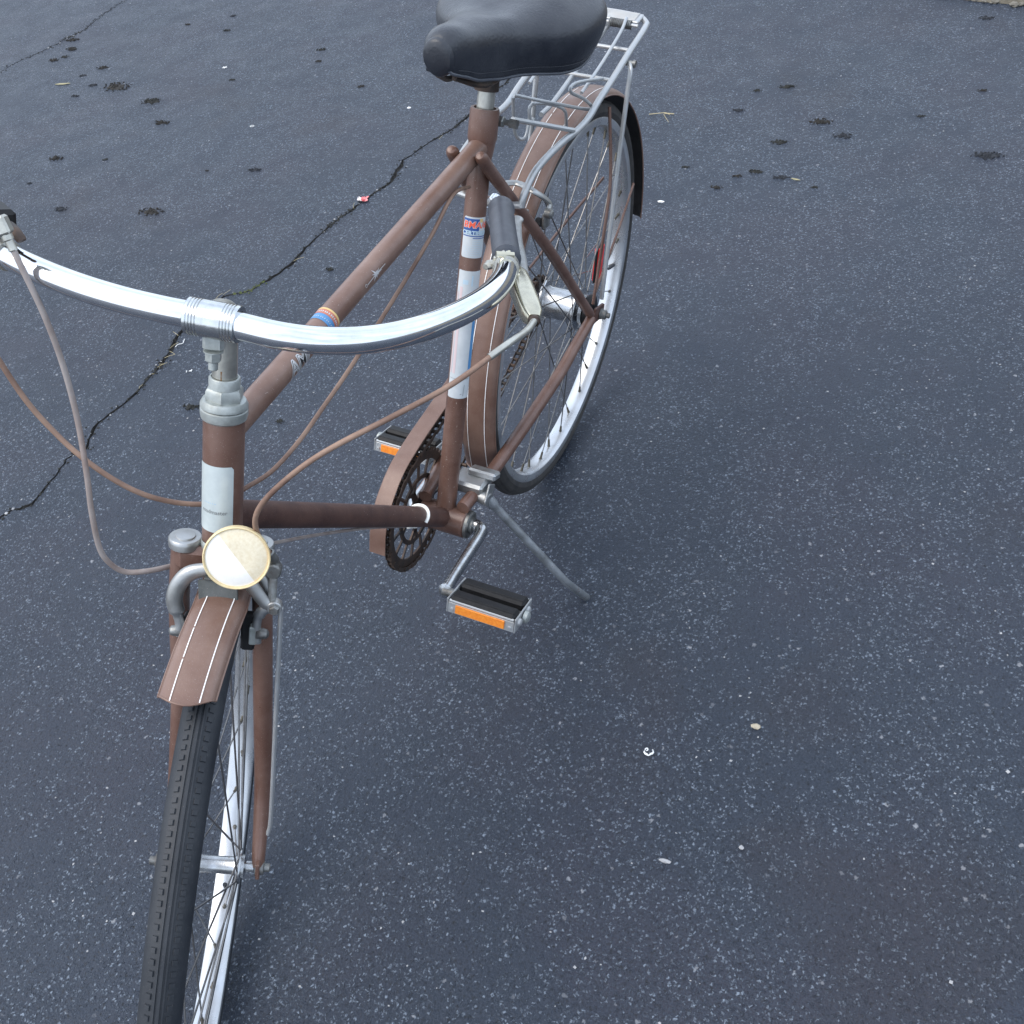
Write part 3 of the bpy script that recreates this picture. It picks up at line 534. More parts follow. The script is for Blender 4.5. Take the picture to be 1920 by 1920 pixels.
# the stony verge beyond the asphalt, top right
vp = [V((*p, 0)) for p in G['verge']]; vd = (vp[-1] - vp[0]).normalized(); vn = V((-vd.y, vd.x, 0)); vn = vn if vn.x < 0 else -vn
M['verge'] = mat('sandy_verge', (.10, .088, .065), .9, 0, .8, 30, (.20, .18, .14), .5, .004, 120)
vp = [p + vn * .035 for p in vp]; b = MB(); a, e = vp[0] - vd * 9, vp[-1] + vd * 14; nseg = 240; vs_ = []
for i in range(nseg + 1):
    p = a.lerp(e, i / nseg); j = noise.noise(p * 9) * .03 + noise.noise(p * 40) * .012
    for q, z in ((0, .001), (.01, .012), (.05, .03), (.6, .05), (6, .06)): vs_.append(p + vn * (q + j) + V((0, 0, z + (noise.noise(p * 30 + V((q * 40, 0, 0))) * .008 if z > .005 else 0))))
b.add(vs_, [(i * 5 + k, i * 5 + k + 1, i * 5 + k + 6, i * 5 + k + 5) for i in range(nseg) for k in range(4)])
tag(b.build('verge', 'verge', None, sharp=0), 'sandy stony verge beyond the edge of the asphalt', kind='structure')
b = MB()
for _ in range(1500):
    p = vp[0] + vd * rnd.uniform(-.3, 1.4) + vn * (abs(rnd.gauss(0, .10)) + rnd.uniform(-.025, .02)); lump(b, p + V((0, 0, .02 if (p - vp[0]).dot(vn) > .05 else .004)), rnd.uniform(.003, .011), rnd.uniform(.7, 1.4), rnd.uniform(.7, 1.4), .8, n=6)
M['verge_stone'] = mat('verge_stones', (.22, .20, .165), .85, 0, .6, 30, (.12, .11, .09))
tag(b.build('verge_gravel', 'verge_stone', None, sharp=0), 'loose buff gravel along the far edge of the asphalt', 'gravel', kind='stuff')
# ---- small litter, each a thing
def flake(name, label, cat, c, w_, l_, rot, m, curl=.25, n=5, group=None, point=.2):
    b = MB(); vs_ = []; c_, s_ = math.cos(rot), math.sin(rot)
    for i in range(n + 1):
        t = i / n; hw = w_ / 2 * (point + (1 - point) * math.sin(PI * min(.97, max(.03, t)))) * rnd.uniform(.85, 1.1)
        for j, q in enumerate((-1, 0, 1)):
            x, y = (t - .5) * l_, q * hw; z = .0012 + curl * w_ * (abs(q) * .6 + abs(t - .5)) * rnd.uniform(.6, 1.2)
            vs_.append(V((c[0] + x * c_ - y * s_, c[1] + x * s_ + y * c_, z)))
    k = len(vs_); vs_ += [v - V((0, 0, .0009)) for v in vs_]
    fs = []
    for i in range(n):
        for j in range(2):
            q = (i * 3 + j, i * 3 + j + 1, i * 3 + j + 4, i * 3 + j + 3); fs += [q, tuple(k + a for a in q[::-1])]
        fs += [(i * 3, i * 3 + 3, k + i * 3 + 3, k + i * 3), (i * 3 + 2, k + i * 3 + 2, k + i * 3 + 5, i * 3 + 5)]
    fs += [(0, k, k + 1, 1), (1, k + 1, k + 2, 2), (3 * n, 3 * n + 1, k + 3 * n + 1, k + 3 * n), (3 * n + 1, 3 * n + 2, k + 3 * n + 2, k + 3 * n + 1)]
    b.add(vs_, fs); o = b.build(name, m, None); return tag(o, label, cat, group)
M['petal'] = mat('pink_petal', (.75, .16, .17), .6, 0, .5, 120, (.80, .38, .38)); M['petal_pale'] = mat('pale_petal', (.72, .66, .64), .6, 0, .2, 120)
M['leaf'] = mat('dead_leaf', (.26, .24, .13), .7, 0, .5, 120, (.36, .32, .19)); M['white_bit'] = mat('white_bit', (.8, .8, .78), .6)
M['tan_stone'] = mat('tan_stone', (.40, .35, .26), .8, 0, .3, 100)
pk = G['pink']; root = tag(empty('blossom', (*pk, 0)), 'crumpled pink blossom lying in the long crack', 'blossom')
for i, (dx, dy, r_, mm) in enumerate(((0, 0, .3, 'petal'), (.004, .007, 1.4, 'petal'), (-.006, .004, 2.4, 'petal'), (.003, -.008, .9, 'petal_pale'))):
    o = flake('petal', None, None, (dx, dy), .014, .020, r_, mm, .45); o.parent = root
flake('dead_leaf', 'narrow dry yellowish leaf lying at the upper left', 'leaf', G['leaf'], .013, .060, 1.75, 'leaf', .15, 7, 'dry leaves on the asphalt')
flake('dead_leaf', 'short dry yellow leaf sliver on the asphalt right of the rear wheel', 'leaf', G['leaf2'], .006, .024, 1.3, 'leaf', .15, 5, 'dry leaves on the asphalt')
def chipthing(key, label, r_, m, sx=1., sy=1., name='pebble', cat='pebble'):
    b = MB(); lump(b, (*G[key], .0012), r_, sx, sy, .5, n=8); return tag(b.build(name, m, None, sharp=0), label, cat)
chipthing('stone', 'tan pebble lying alone on the asphalt at the right', .0072, 'tan_stone', .8, 1.1)
chipthing('seed', 'pale oval stone chip near the bottom of the asphalt', .0062, 'chip', .6, 1.4)
chipthing('w7', 'small round grey stone chip low on the right', .0036, 'chip')
chipthing('w3', 'whitish stone chip left of the seat post', .006, 'white_bit', .8, 1.1)
chipthing('w4', 'small white paint chip right of the rear wheel', .006, 'white_bit', .7, 1.6)
for key, lab, r_ in (('ring', 'tiny thin white ring on the asphalt at the upper left', .006), ('white', 'curled white plastic scrap shaped like a broken ring', .0065)):
    b = MB(); c = V((*G[key], .0014)); k = 16
    if key == 'ring': b.tube([c + V((math.cos(2 * PI * i / k) * r_ * .8, math.sin(2 * PI * i / k) * r_ * 1.1, 0)) for i in range(k)], .0008, 5, closed=True)
    else:
        b.tube([c + V((math.cos(a) * r_ * rnd.uniform(.8, 1.15), math.sin(a) * r_ * rnd.uniform(.8, 1.15), rnd.uniform(0, .001))) for a in [i * .42 - 1.4 for i in range(10)]], [.0007, .0012, .0016, .0018, .0010, .0015, .0019, .0012, .0008, .0005], 5)
        b.tube([c + V((-.002 + math.cos(a) * .002, -.004 + math.sin(a) * .002, .0005)) for a in [i * .7 for i in range(9)]], .0009, 5)
    tag(b.build('plastic_ring' if key == 'ring' else 'plastic_scrap', 'white_bit', None), lab, 'plastic scrap')
b = MB(); c = V((*G['white2'], .001))
for a in (0.3, 1.5, 2.9, 4.2, 5.3): b.tube([c, c + V((math.cos(a), math.sin(a), .05)) * .009], .0013, 5)
tag(b.build('paper_scrap', 'white_bit', None), 'small white star shaped scrap at the upper left', 'paper scrap')
for key, lab in (('w6', 'tiny white scraps beside the headset on the asphalt'), ('w5', 'thin curled white fibre lying on the long crack')):
    b = MB(); c = V((*G[key], .0015))
    if key == 'w5': b.tube(spline([c + V((-.012, .004, 0)), c + V((-.004, .008, .001)), c + V((.004, .010, 0)), c + V((.012, .002, .001)), c + V((.020, .001, 0))], 4), .0009, 5)
    else:
        for a in (.5, 2., 3.4): b.tube([c + V((0, a * .004 - .008, 0)), c + V((math.cos(a) * .006, a * .004 - .008 + math.sin(a) * .006, .001))], .0012, 5)
    tag(b.build('fibre' if key == 'w5' else 'paper_scrap', 'white_bit', None), lab, 'scrap')
b = MB(); c = V((*G['twig'], .002))
b.tube(spline([c + V((.004, -.040, 0)), c + V((0, -.012, .002)), c + V((-.004, .004, .002)), c + V((.004, .018, .001))], 4), .0011, 5)
b.tube(spline([c, c + V((.018, .010, .001)), c + V((.045, .028, 0))], 4), .0007, 5); b.tube(spline([c + V((-.002, .002, .001)), c + V((0, .014, .002)), c + V((-.003, .028, 0))], 4), .0016, 5)
tag(b.build('twig', 'straw', None), 'thin pale forked twig on the asphalt right of the saddle', 'twig')
# ---------------------------------------------------------------- the bicycle
# bike frame: x forward, y to its left, z up in the frame's own plane; the root leans onto the kickstand
bike = tag(empty('bicycle', (0, 0, 0), (-D['lean'], 0, 0)), 'old brown town bicycle with chrome handlebar leaning on its kickstand on the asphalt', 'bicycle')
A, F0, BB, HL, HT, P0 = (V(D[k]) for k in ('rear_axle', 'front_axle', 'bb', 'head_low', 'head_top', 'fork_base'))
SD, HD = V(D['seat_dir']).normalized(), V(D['head_dir']).normalized()
R = D['R']; Y = V((0, 1, 0))
FX, FY = V(D['front_fwd']).normalized(), V(D['front_side']).normalized()
FR = Matrix((FX, FY, HD)).transposed().to_4x4(); FR.translation = P0          # front assembly: (forward, left, up the steering axis)
def part(mb, name, m, parent=None, label=None, sharp=35): return mb.build(name, m, parent or bike, label, sharp)
def fpart(mb, name, m, parent=None, label=None, sharp=35):
    return mb.build(name, m, parent or bike, label, sharp, world=FR if parent is None else None)
# ---- frame
ST = BB + SD * .5757
fr = MB(); fr.lathe(BB, SD, [(.0143, .0), (.0143, .53)], 28)
frame = part(fr, 'frame', 'paint')
b = MB(); b.lathe(BB, Y, [(.0, -.036), (.0195, -.036), (.0215, -.034), (.0215, .034), (.0195, .036), (.017, .036), (.017, .033), (0, .033)], 36)
part(b, 'bottom_bracket_shell', 'paint', frame)
b = MB(); b.lathe(BB, SD, [(.0143, .515), (.0165, .530), (.0165, .534), (.0175, .537), (.0183, .540), (.0183, .572), (.0175, .5757), (.0140, .5757), (.0140, .56)], 32)
part(b, 'seat_lug', 'paint', frame)
TTs = BB + SD * .532; TTh = HT - HD * .020
b = MB(); b.lathe(TTs, (TTh - TTs), [(.0127, .004), (.0127, (TTh - TTs).length - .01)], 28)
top_tube = part(b, 'top_tube', 'paint_dusty', frame)
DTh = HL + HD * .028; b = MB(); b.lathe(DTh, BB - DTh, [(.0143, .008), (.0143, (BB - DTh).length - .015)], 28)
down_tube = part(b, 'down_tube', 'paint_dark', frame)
b = MB(); HLn = (HT - HL).length
b.lathe(HL, HD, [(.0172, -.002), (.0188, 0), (.0190, .003), (.0190, HLn - .003), (.0186, HLn)], 36); head = part(b, 'head_tube', 'paint', frame)
# fillet collars where the tubes run into the head tube and seat tube
def stay(pts, r, flat=1., name='stay', m='paint', k=6, up=None, parent=None):
    P = spline(pts, k); n = len(P); rs = [r[0] + (r[1] - r[0]) * min(1, i / (n - 1)) for i in range(n)] if isinstance(r, tuple) else r
    b = MB(); b.tube(P, rs, 14, flat=flat, up=up); return part(b, name, m, parent or frame)
mir = lambda P: [V((p[0], -p[1], p[2])) for p in P]
ss = [V(p) for p in D['seatstay_l']]; ss[0].y = .0195
ss2 = [ss[0], ss[0].lerp(ss[-1], .12), ss[0].lerp(ss[-1], .5) + Y * .006, ss[0].lerp(ss[-1], .9), ss[-1]]
for q in (ss2, mir(ss2)):
    n = len(q); P = spline(q, 6); b = MB(); d0 = (P[0] - P[1]).normalized()
    P = [P[0] + d0 * .010, P[0] + d0 * .009, P[0] + d0 * .006] + P; rr_ = [.002, .0050, .0072] + [.0082] + [.0080] * (len(P) - 6) + [.0070, .0064]
    b.tube(P, rr_, 14); part(b, 'seat_stay', 'paint', frame)
cs = [V(p) for p in D['chainstay_l']]
for q in (cs, mir(cs)):
    P = spline(q, 6); n = len(P); rs = [.0100 if i < n * .35 else .0100 - .0022 * (i / n - .35) for i in range(n)]
    b = MB(); b.tube(P, rs, 14); part(b, 'chain_stay', 'paint', frame)
b = MB(); b0, b1 = (V(p) for p in D['bridge']); b.box((b0 + b1) / 2, ((b1 - b0).length / 2, .011, .0013), b1 - b0, (.7, 0, .7), .0008); part(b, 'stay_bridge', 'paint', frame)
b = MB(); sb = ss[0].lerp(ss[-1], .24); b.tube([V((sb.x, -.03, sb.z)), V((sb.x, .03, sb.z))], .005, 10); part(b, 'brake_bridge', 'paint', frame)
for s in (1, -1):
    b = MB(); c = A + Y * .066 * s; b.box(c + V((.006, 0, .004)), (.020, .0022, .013), (1, 0, .35), Y, .001); b.box(c + V((-.012, 0, -.002)), (.008, .002, .010), (1, 0, .3), Y, .001); part(b, 'dropout', 'paint_dark', frame)
# ---- decals on the seat tube, top tube and head tube
cam_dir = V((.80, .36, .48))
Wst = Wrap(BB, SD, .0143, V((.86, .51, 0))); v0, v1 = D['decals']['st_b'], D['decals']['st_a']
lb = MB(); Wst.patch(lb, -.0165, .0165, v0, v1, .0003, .002); sticker = part(lb, 'sticker', 'decal', frame, 'white sticker with red and blue lettering on the seat tube')
H_ = v1 - v0
b = MB(); Wst.patch(b, -.0160, .005, v1 - H_ * .42, v1 - H_ * .04, .0004); Wst.patch(b, -.0160, .0158, v1 - H_ * .475, v1 - H_ * .45, .0004); Wst.patch(b, -.002, .0158, v1 - H_ * .52, v1 - H_ * .50, .0004); part(b, 'print', 'ink_blue', sticker)
b = MB(); Wst.patch(b, .0052, .0100, v1 - H_ * .12, v1 - H_ * .03, .0004); part(b, 'print', 'ink_yellow', sticker)
b = MB(); Wst.text(b, 'BMA/6', .0118, .0005, v1 - H_ * .19, .0007, .0007, 0, .1); part(b, 'print', 'decal', sticker)
b = MB(); Wst.text(b, 'BMA/6', .0115, .0005, v1 - H_ * .19, .0009, .0002, 0, .1); part(b, 'print', 'ink_red', sticker)
b = MB(); Wst.text(b, 'CERTIFIED', .0072, 0, v1 - H_ * .385, .0009, .00035); part(b, 'print', 'ink_pale', sticker)
b = MB(); rr = random.Random(4)
for k in range(8):
    u = -.0125 if k > 2 else -.002
    while u < .0135:
        l_ = rr.uniform(.001, .0035); Wst.seg(b, (u, v1 - H_ * (.58 + k * .05)), (min(u + l_, .0138), v1 - H_ * (.58 + k * .05)), .0005, .0006); u += l_ + rr.uniform(.0006, .0015)
part(b, 'print', 'ink_pale', sticker)
v0, v1 = D['decals']['dec_b'], D['decals']['dec_a']
b = MB(); Wst.patch(b, -.0175, .0175, v0, v1, .0003, .001); dec = part(b, 'decal', 'decal', frame, 'long white decal with a blue stripe on the seat tube')
b = MB(); Wst.patch(b, .0092, .0155, v0 + .038, v1 - .03, .0005); part(b, 'stripe', 'decal_blue', dec)
b = MB(); Wst.patch(b, -.0125, -.0085, v0 + .036, v1 - .022, .0005); Wst.patch(b, -.0165, -.0145, v0 + .036, v1 - .030, .0005); part(b, 'stripe', 'decal_pink', dec)
b = MB(); Wst.patch(b, -.0175, .0175, v0 + .0285, v0 + .0290, .0006); Wst.seg(b, (.0052, v0 + .004), (.0062, v0 + .020), .0008, .0006); Wst.seg(b, (.001, v0 + .006), (.003, v0 + .007), .0010, .0006); part(b, 'print', 'ink_grey', dec)
b = MB(); Wst.patch(b, -.009, -.002, v1 - .018, v1 - .012, .0005); Wst.patch(b, .002, .004, v1 - .02, v1 - .006, .0005); part(b, 'print', 'ink_pale', dec)
# top tube: silver lettering, a striped band, a silver burst
axT = (TTs - TTh).normalized(); Wtt = Wrap(TTh, axT, .0127, V((.55, .60, .55)))
def tt_v(px): return (V(px) - TTh).dot(axT)
bp = D['bandpx']; vband = tt_v(bp[1]); vburst = tt_v(bp[3]); vamf = tt_v(bp[6]) - .026
b = MB(); Wtt.patch(b, -.0205, .020, vband - .008, vband + .010, .0003); Band = part(b, 'band', 'decal_blue', top_tube, 'blue and red striped band round the top tube')
b = MB(); Wtt.patch(b, -.0205, .020, vband + .0015, vband + .010, .0005); part(b, 'stripe', 'ink_orange', Band)
b = MB(); Wtt.patch(b, -.0205, .020, vband + .0085, vband + .011, .0006); part(b, 'stripe', 'ink_yellow', Band)
b = MB(); u = -.018
rr = random.Random(9)
while u < .018: Wtt.patch(b, u, u + .0011, vband + .0035, vband + .0062, .0007, n=2); Wtt.patch(b, u, u + .0007, vband - .005, vband - .0032, .0007, n=2); u += rr.uniform(.0019, .0027)
part(b, 'print', 'decal', Band)
for off, mm_, hh in ((.0011, 'ink_silver', .0004), (.0001, 'ink_black', .0006)):
    b = MB(); Wtt.text(b, 'AMF', .0200, .0068, vamf, hh, off, PI / 2, .25, 1.0); part(b, 'lettering', mm_, top_tube)
b = MB(); Wtt.text(b, 'AMF', .0194, .0068, vamf, .0008, -.00030, PI / 2, .25, 1.02); part(b, 'lettering', 'ink_silver', top_tube)
b = MB(); cu, cv = .0050, vburst
for k in range(9):
    a = k * 2 * PI / 9 + .2; l_ = (.0125, .0065, .0095)[k % 3]; e = (cu + math.sin(a) * l_ * .55, cv + math.cos(a) * l_)
    n1 = (math.cos(a) * .0015, -math.sin(a) * .0015); b.add([Wtt.p(cu + n1[0], cv + n1[1], .0005), Wtt.p(cu - n1[0], cv - n1[1], .0005), Wtt.p(e[0], e[1], .0005)], [(0, 1, 2)])
Wtt.seg(b, (cu, cv), (cu + .001, cv - .021), .0009); Wtt.seg(b, (cu, cv), (cu, cv + .020), .0008)
for k in range(8):
    a, a2_ = k * PI / 4, (k + 1) * PI / 4; Wtt.seg(b, (cu + .0008 + math.cos(a) * .0016, cv - .0235 + math.sin(a) * .0016), (cu + .0008 + math.cos(a2_) * .0016, cv - .0235 + math.sin(a2_) * .0016), .0006)
part(b, 'starburst', 'ink_silver', top_tube)
b = MB(); rr = random.Random(12)     # paint scratches
for _ in range(26):
    u, v = rr.uniform(-.014, .014), rr.uniform(.05, .42); a = rr.uniform(0, PI); l_ = rr.uniform(.001, .006); Wtt.seg(b, (u, v), (u + math.cos(a) * l_ * .5, v + math.sin(a) * l_), rr.uniform(.0002, .0006), .0002)
M['primer'] = mat('bare_primer', (.34, .27, .23), .6)
part(b, 'scratches', 'primer', top_tube)['kind'] = 'stuff'
for Wq, v0_, v1_, nn_, par in ((Wst, .03, .19, 16, frame), (Wst, .45, .53, 8, frame), (Wrap(BB, (DTh - BB), .0143, V((.3, .6, .7))), .03, .33, 34, down_tube)):
    b = MB()
    for _ in range(nn_):
        u, v = rr.uniform(-.016, .016), rr.uniform(v0_, v1_); a = rr.uniform(0, PI); l_ = rr.uniform(.0006, .0035); Wq.seg(b, (u, v), (u + math.cos(a) * l_ * .6, v + math.sin(a) * l_), rr.uniform(.0003, .0009), .0002)
    part(b, 'scratches', 'primer', par)['kind'] = 'stuff'
Wht = Wrap(HL, HD, .0190, V((1, .22, 0)))
b = MB(); Wht.patch(b, -.0225, .0165, .017, .086, .0003, .003); plate = part(b, 'head_badge', 'label', frame, 'scuffed silver label round the head tube')
b = MB(); Wht.text(b, 'roadmaster', .0056, -.002, .0385, .0005, .0001); part(b, 'print', 'ink_grey', plate)
b = MB(); rr = random.Random(3); u = -.012
while u < .0: l_ = rr.uniform(.001, .002); Wht.seg(b, (u, .0475), (u + l_, .0475), .0012, .0005); u += l_ + rr.uniform(.0006, .0012)
part(b, 'print', 'ink_pale', plate)
# ---- headset
b = MB(); h0 = .5034
b.lathe((0, 0, 0), (0, 0, 1), [(.0185, h0 - .002), (.0208, h0), (.0216, h0 + .004), (.0216, h0 + .0085), (.0205, h0 + .0095)], 40)
b.lathe((0, 0, 0), (0, 0, 1), [(.0195, h0 + .0095), (.0216, h0 + .0105), (.0216, h0 + .0135), (.0195, h0 + .0175), (.0165, h0 + .0185), (.012, h0 + .0185)], 40)
b.lathe((0, 0, 0), (0, 0, 1), [(.0178, h0 + .0185), (.0180, h0 + .020), (.0178, h0 + .0265), (.0160, h0 + .029), (.0138, h0 + .0295), (.0138, h0 + .0375), (.0130, h0 + .0385), (.0120, h0 + .0385), (.0120, h0 + .02)], 6)
b.lathe((0, 0, 0), (0, 0, 1), [(.0140, h0 + .027), (.0142, h0 + .038), (.0134, h0 + .0392), (.0121, h0 + .0392), (.0121, h0 + .02)], 32)
headset = fpart(b, 'headset', 'zinc')
b = MB(); b.lathe((0, 0, 0), (0, 0, 1), [(.0190, h0 + .0097), (.0208, h0 + .0100), (.0190, h0 + .0103)], 32); b.build('seal', 'ink_black', headset)
b = MB(); b.lathe((0, 0, 0), (0, 0, 1), [(.0190, .366), (.0205, .368), (.0205, .375), (.0192, .377)], 40); b.build('lower_cup', 'zinc', headset)
# ---- stem and handlebar
cl = V(D['clamp']); bd = V((math.sin(-D['bar_rot']), math.cos(D['bar_rot']), 0)); bf = V((bd.y, -bd.x, 0))
b = MB(); qt = cl.z - .017
b.tube([(0, 0, .50), (0, 0, qt - .025), (0, 0, qt - .012), (.003, 0, qt - .002), (.010, 0, qt + .007), (.024, 0, qt + .011), (.040, 0, qt + .012), (.052, 0, qt + .012)], [.0111, .0111, .0118, .0125, .0135, .014, .0145, .0145], 28, up=(1, 0, 0))
stem = fpart(b, 'stem', 'ferrule', None, 'dull steel stem with a rust streak')
b = MB(); b.add([V((.0113, -.0022 + .0006 * math.sin(i), .515 + i * .004)) for i in range(10)] + [V((.0113, -.0008 + .0003 * math.cos(i * 2), .515 + i * .004)) for i in range(10)], [(i, i + 1, i + 11, i + 10) for i in range(9)])
M['rust'] = mat('rust_streak', (.22, .10, .02), .8); b.build('rust_streak', 'rust', stem, sharp=0)
b = MB(); pr = [(.0112, -.0225), (.0152, -.0225), (.0158, -.0218)]
for k in (-1, 1):
    seq = [(.0158, .0195 * k), (.0148, .0188 * k), (.0158, .0181 * k), (.0158, .0168 * k), (.0148, .0161 * k), (.0158, .0154 * k), (.0158, .0141 * k), (.0148, .0134 * k), (.0158, .0127 * k), (.0158, .0114 * k), (.0149, .0108 * k), (.0158, .0102 * k)]
    pr += seq if k < 0 else seq[::-1]
pr += [(.0158, .0218), (.0152, .0225), (.0112, .0225)]
b.lathe(cl, bd, pr, 40); fc = b
M['clamp'] = mat('cast_clamp', (.70, .72, .72), .2, 1, .3, 70, (.55, .56, .55), 0, .00008, 400, rvar=.08)
clamp = fc.build('clamp', 'clamp', stem)
b = MB(); pc = V(D['pinch'][1]); b.box((pc.x - .006, pc.y, cl.z - .0215), (.010, .009, .0085), (1, 0, 0), (0, 1, 0), .003); b.build('clamp_ear', 'zinc', stem)
b = MB(); px_, py_ = pc.x, pc.y; z1 = cl.z - .030
b.lathe((px_, py_, 0), (0, 0, 1), [(0, z1 + .001), (.0085, z1 + .001), (.0085, z1), (0, z1)], 24)
b.lathe((px_, py_, 0), (0, 0, 1), [(0, z1), (.0072, z1), (.0072, z1 - .0075), (.0060, z1 - .0085), (0, z1 - .0085)], 6)
b.lathe((px_, py_, 0), (0, 0, 1), [(.0042, z1 - .008), (.0042, z1 - .0155), (.0034, z1 - .0165), (0, z1 - .0165)], 20); b.build('pinch_bolt', 'zinc', stem)
bl = [V(p) for p in D['bar_left']]; bl[0] = cl.copy()
# smooth the left half, then mirror it about the bar's own middle plane for the right half
def barloc(p): q = V(p) - cl; return V((q.dot(bf), q.dot(bd), q.z))
def barworld(q): return cl + bf * q.x + bd * q.y + V((0, 0, q.z))
loc = [barloc(p) for p in bl]; loc[1].x *= .5; loc[1].z = loc[2].z = 0
for _ in range(1): loc = [loc[0], loc[1]] + [(loc[i - 1] + loc[i] * 2 + loc[i + 1]) / 4 for i in range(2, len(loc) - 1)] + [loc[-1]]
left = [barworld(q) for q in spline(loc, 6)]
br_ = [V(p) for p in D['bar_right']]; br_[0] = cl.copy(); br_[1] = cl - (left[3] - cl) * .9; br_[2] = (br_[2] + br_[1] * 2 - cl) / 2
for _ in range(2): br_ = br_[:2] + [(br_[i - 1] + br_[i] * 2 + br_[i + 1]) / 4 for i in range(2, len(br_) - 1)] + [br_[-1]]
right = spline(br_, 8)
tip = .012
b = MB(); b.tube(right[:0:-1] + left, .0116, 36); bar = fpart(b, 'handlebar', 'chrome', None, 'shiny chrome swept back handlebar')
def grip(path, name='grip'):
    n = len(path); P = path[-int(n * .285):]; e = (P[-1] - P[-2]).normalized(); s_ = (P[0] - P[1]).normalized()
    P = [P[0] + s_ * .001] + P + [P[-1] + e * .005, P[-1] + e * .009, P[-1] + e * .0105]; m_ = len(P)
    rs = [.0125, .0150] + [.0143] * (m_ - 7) + [.0150, .0156, .0152, .011, .004]
    g = MB(); g.tube(P, rs, 32); return g.build(name, 'grip', bar)
grip(left); grip(right)
# ---- brake levers
def oriented(p, q, up): ex = (q - p).normalized(); ey = V(up) - ex * V(up).dot(ex); return ex, ey.normalized()
LH = [V(p) for p in D['lever_hood']]
def lever(path, hood, blade, side):
    n = len(path); k = n - int(n * .285) - 4; c = path[k]; t = (path[k + 1] - path[k - 1]).normalized()
    b = MB(); b.lathe(c, t, [(.0112, -.005), (.0132, -.005), (.0132, .005), (.0112, .005)], 28); lv = b.build('brake_lever', 'ferrule', bar)
    ex, ey = oriented(hood[0], hood[-1], (0, 0, 1)); L_ = (hood[-1] - hood[0]).length; H0 = hood[0]; side_v = ex.cross(ey)
    prof = [(0., .007, .0085), (.10, .0105, .0100), (.35, .0115, .0102), (.75, .0112, .0098), (.92, .0095, .0085), (1., .0060, .0060)]
    b = MB(); nn = 20; vs_ = []
    for t_, a_, c_ in prof:
        for j in range(nn):
            a = 2 * PI * j / nn; sx_ = abs(math.cos(a)) ** .55 * (1 if math.cos(a) > 0 else -1); sy_ = abs(math.sin(a)) ** .55 * (1 if math.sin(a) > 0 else -1)
            vs_.append(H0 + ex * L_ * t_ + side_v * sx_ * a_ + ey * sy_ * c_)
    fs = [(i * nn + j, i * nn + (j + 1) % nn, (i + 1) * nn + (j + 1) % nn, (i + 1) * nn + j) for i in range(len(prof) - 1) for j in range(nn)] + [tuple(range(nn - 1, -1, -1)), tuple(range((len(prof) - 1) * nn, len(prof) * nn))]
    b.add(vs_, fs); b.build('lever_hood', 'lever', lv)
    b = MB(); m1 = c + ((H0 + ex * L_ * .25) - c) * .55
    b.box(m1, (.004, (H0 - c).length * .30, .007), t, (H0 + ex * .02 - c), .002); b.tube([c + t * .003 + V((0, 0, .014)), H0 + ey * .009 + ex * .01], .003, 10); b.tube([c - bf * .0 + ey * .013 - side_v * .006, c + ey * .013 + side_v * .012], .0032, 10)
    b.build('perch', 'lever', lv)
    P = spline(blade, 6); b = MB(); b.tube(P, [.0060] * (len(P) - 5) + [.0062, .0070, .0076, .0072, .0050], 14, flat=.55, up=(0, 0, 1)); b.build('lever_blade', 'alloy', lv)
    b = MB(); b.lathe(hood[-1] - ex * .001, ex, [(.0058, 0), (.0058, .004), (.0042, .005), (.0042, .007), (.0030, .008)], 16); b.build('ferrule', 'black_metal', lv)
    b = MB(); tt = c - bd * .011 * side; b.tube([tt + V((0, 0, .002)), tt - bd * .006 * side + V((0, 0, .0)) + bf * .002, tt - bd * .008 * side + bf * .008 + V((0, 0, -.001))], [.004, .005, .003], 10); b.tube([c - bd * .004 * side + bf * -.006 + V((0, 0, .0125)), c - bd * .012 * side + bf * .002 + V((0, 0, .006))], .003, 8); b.build('clamp_tab', 'ferrule', lv)
    return lv
LB = [V(p) for p in D['lever_blade']]; lever(left, LH, LB, 1)
kl, kr = len(left) - int(len(left) * .285) - 4, len(right) - int(len(right) * .285) - 4
mr_ = lambda p: right[kr] + V(((V(p) - left[kl]).x, -(V(p) - left[kl]).y, (V(p) - left[kl]).z))
RHd = [V(p) for p in D['lever_r']]; b = MB()
lever(right, [mr_(p) + V((0, -.006, 0)) for p in LH], [mr_(p) + V((0, -.045, -.035)) for p in LB], -1)
# gear trigger inboard of the right grip: black housing above the bar with the cable leaving it forward
tg = [V(p) for p in D['trig']]; c = min(right, key=lambda p: (p - V((tg[1].x, tg[1].y, p.z))).length); ix = right.index(c); t = (right[ix + 1] - right[ix - 1]).normalized()
b = MB(); b.lathe(c, t, [(.0112, -.006), (.0135, -.006), (.0135, .006), (.0112, .006)], 24); trig = b.build('gear_trigger', 'ferrule', bar)
ca = V(D['cable_shift_a'][0]); cb = V(D['cable_shift_a'][1]); dd = (ca - cb).normalized()
b = MB(); b.box((tg[0] + tg[1]) / 2, (.017, .011, .011), tg[1] - tg[0], (0, 1, 0), .004); b.tube([c, (tg[0] + tg[1]) / 2], .006, 10); b.build('trigger_housing', 'pedal_rubber', trig)
b = MB(); b.tube(spline([tg[1], (tg[1] + tg[3]) / 2 + V((0, 0, .002)), tg[3], tg[3] + V((.004, .006, -.006))], 4), [.0050] * 12 + [.0042], 10, flat=.6); b.build('trigger_lever', 'black_metal', trig)
b = MB(); b.box(ca + dd * .018, (.008, .0065, .0065), dd, (0, 1, 0), .002); b.lathe(ca + dd * .012, -dd, [(.0050, 0), (.0050, .006), (.0038, .007), (.0038, .015), (.0030, .016)], 16); b.build('ferrule', 'ferrule', trig)
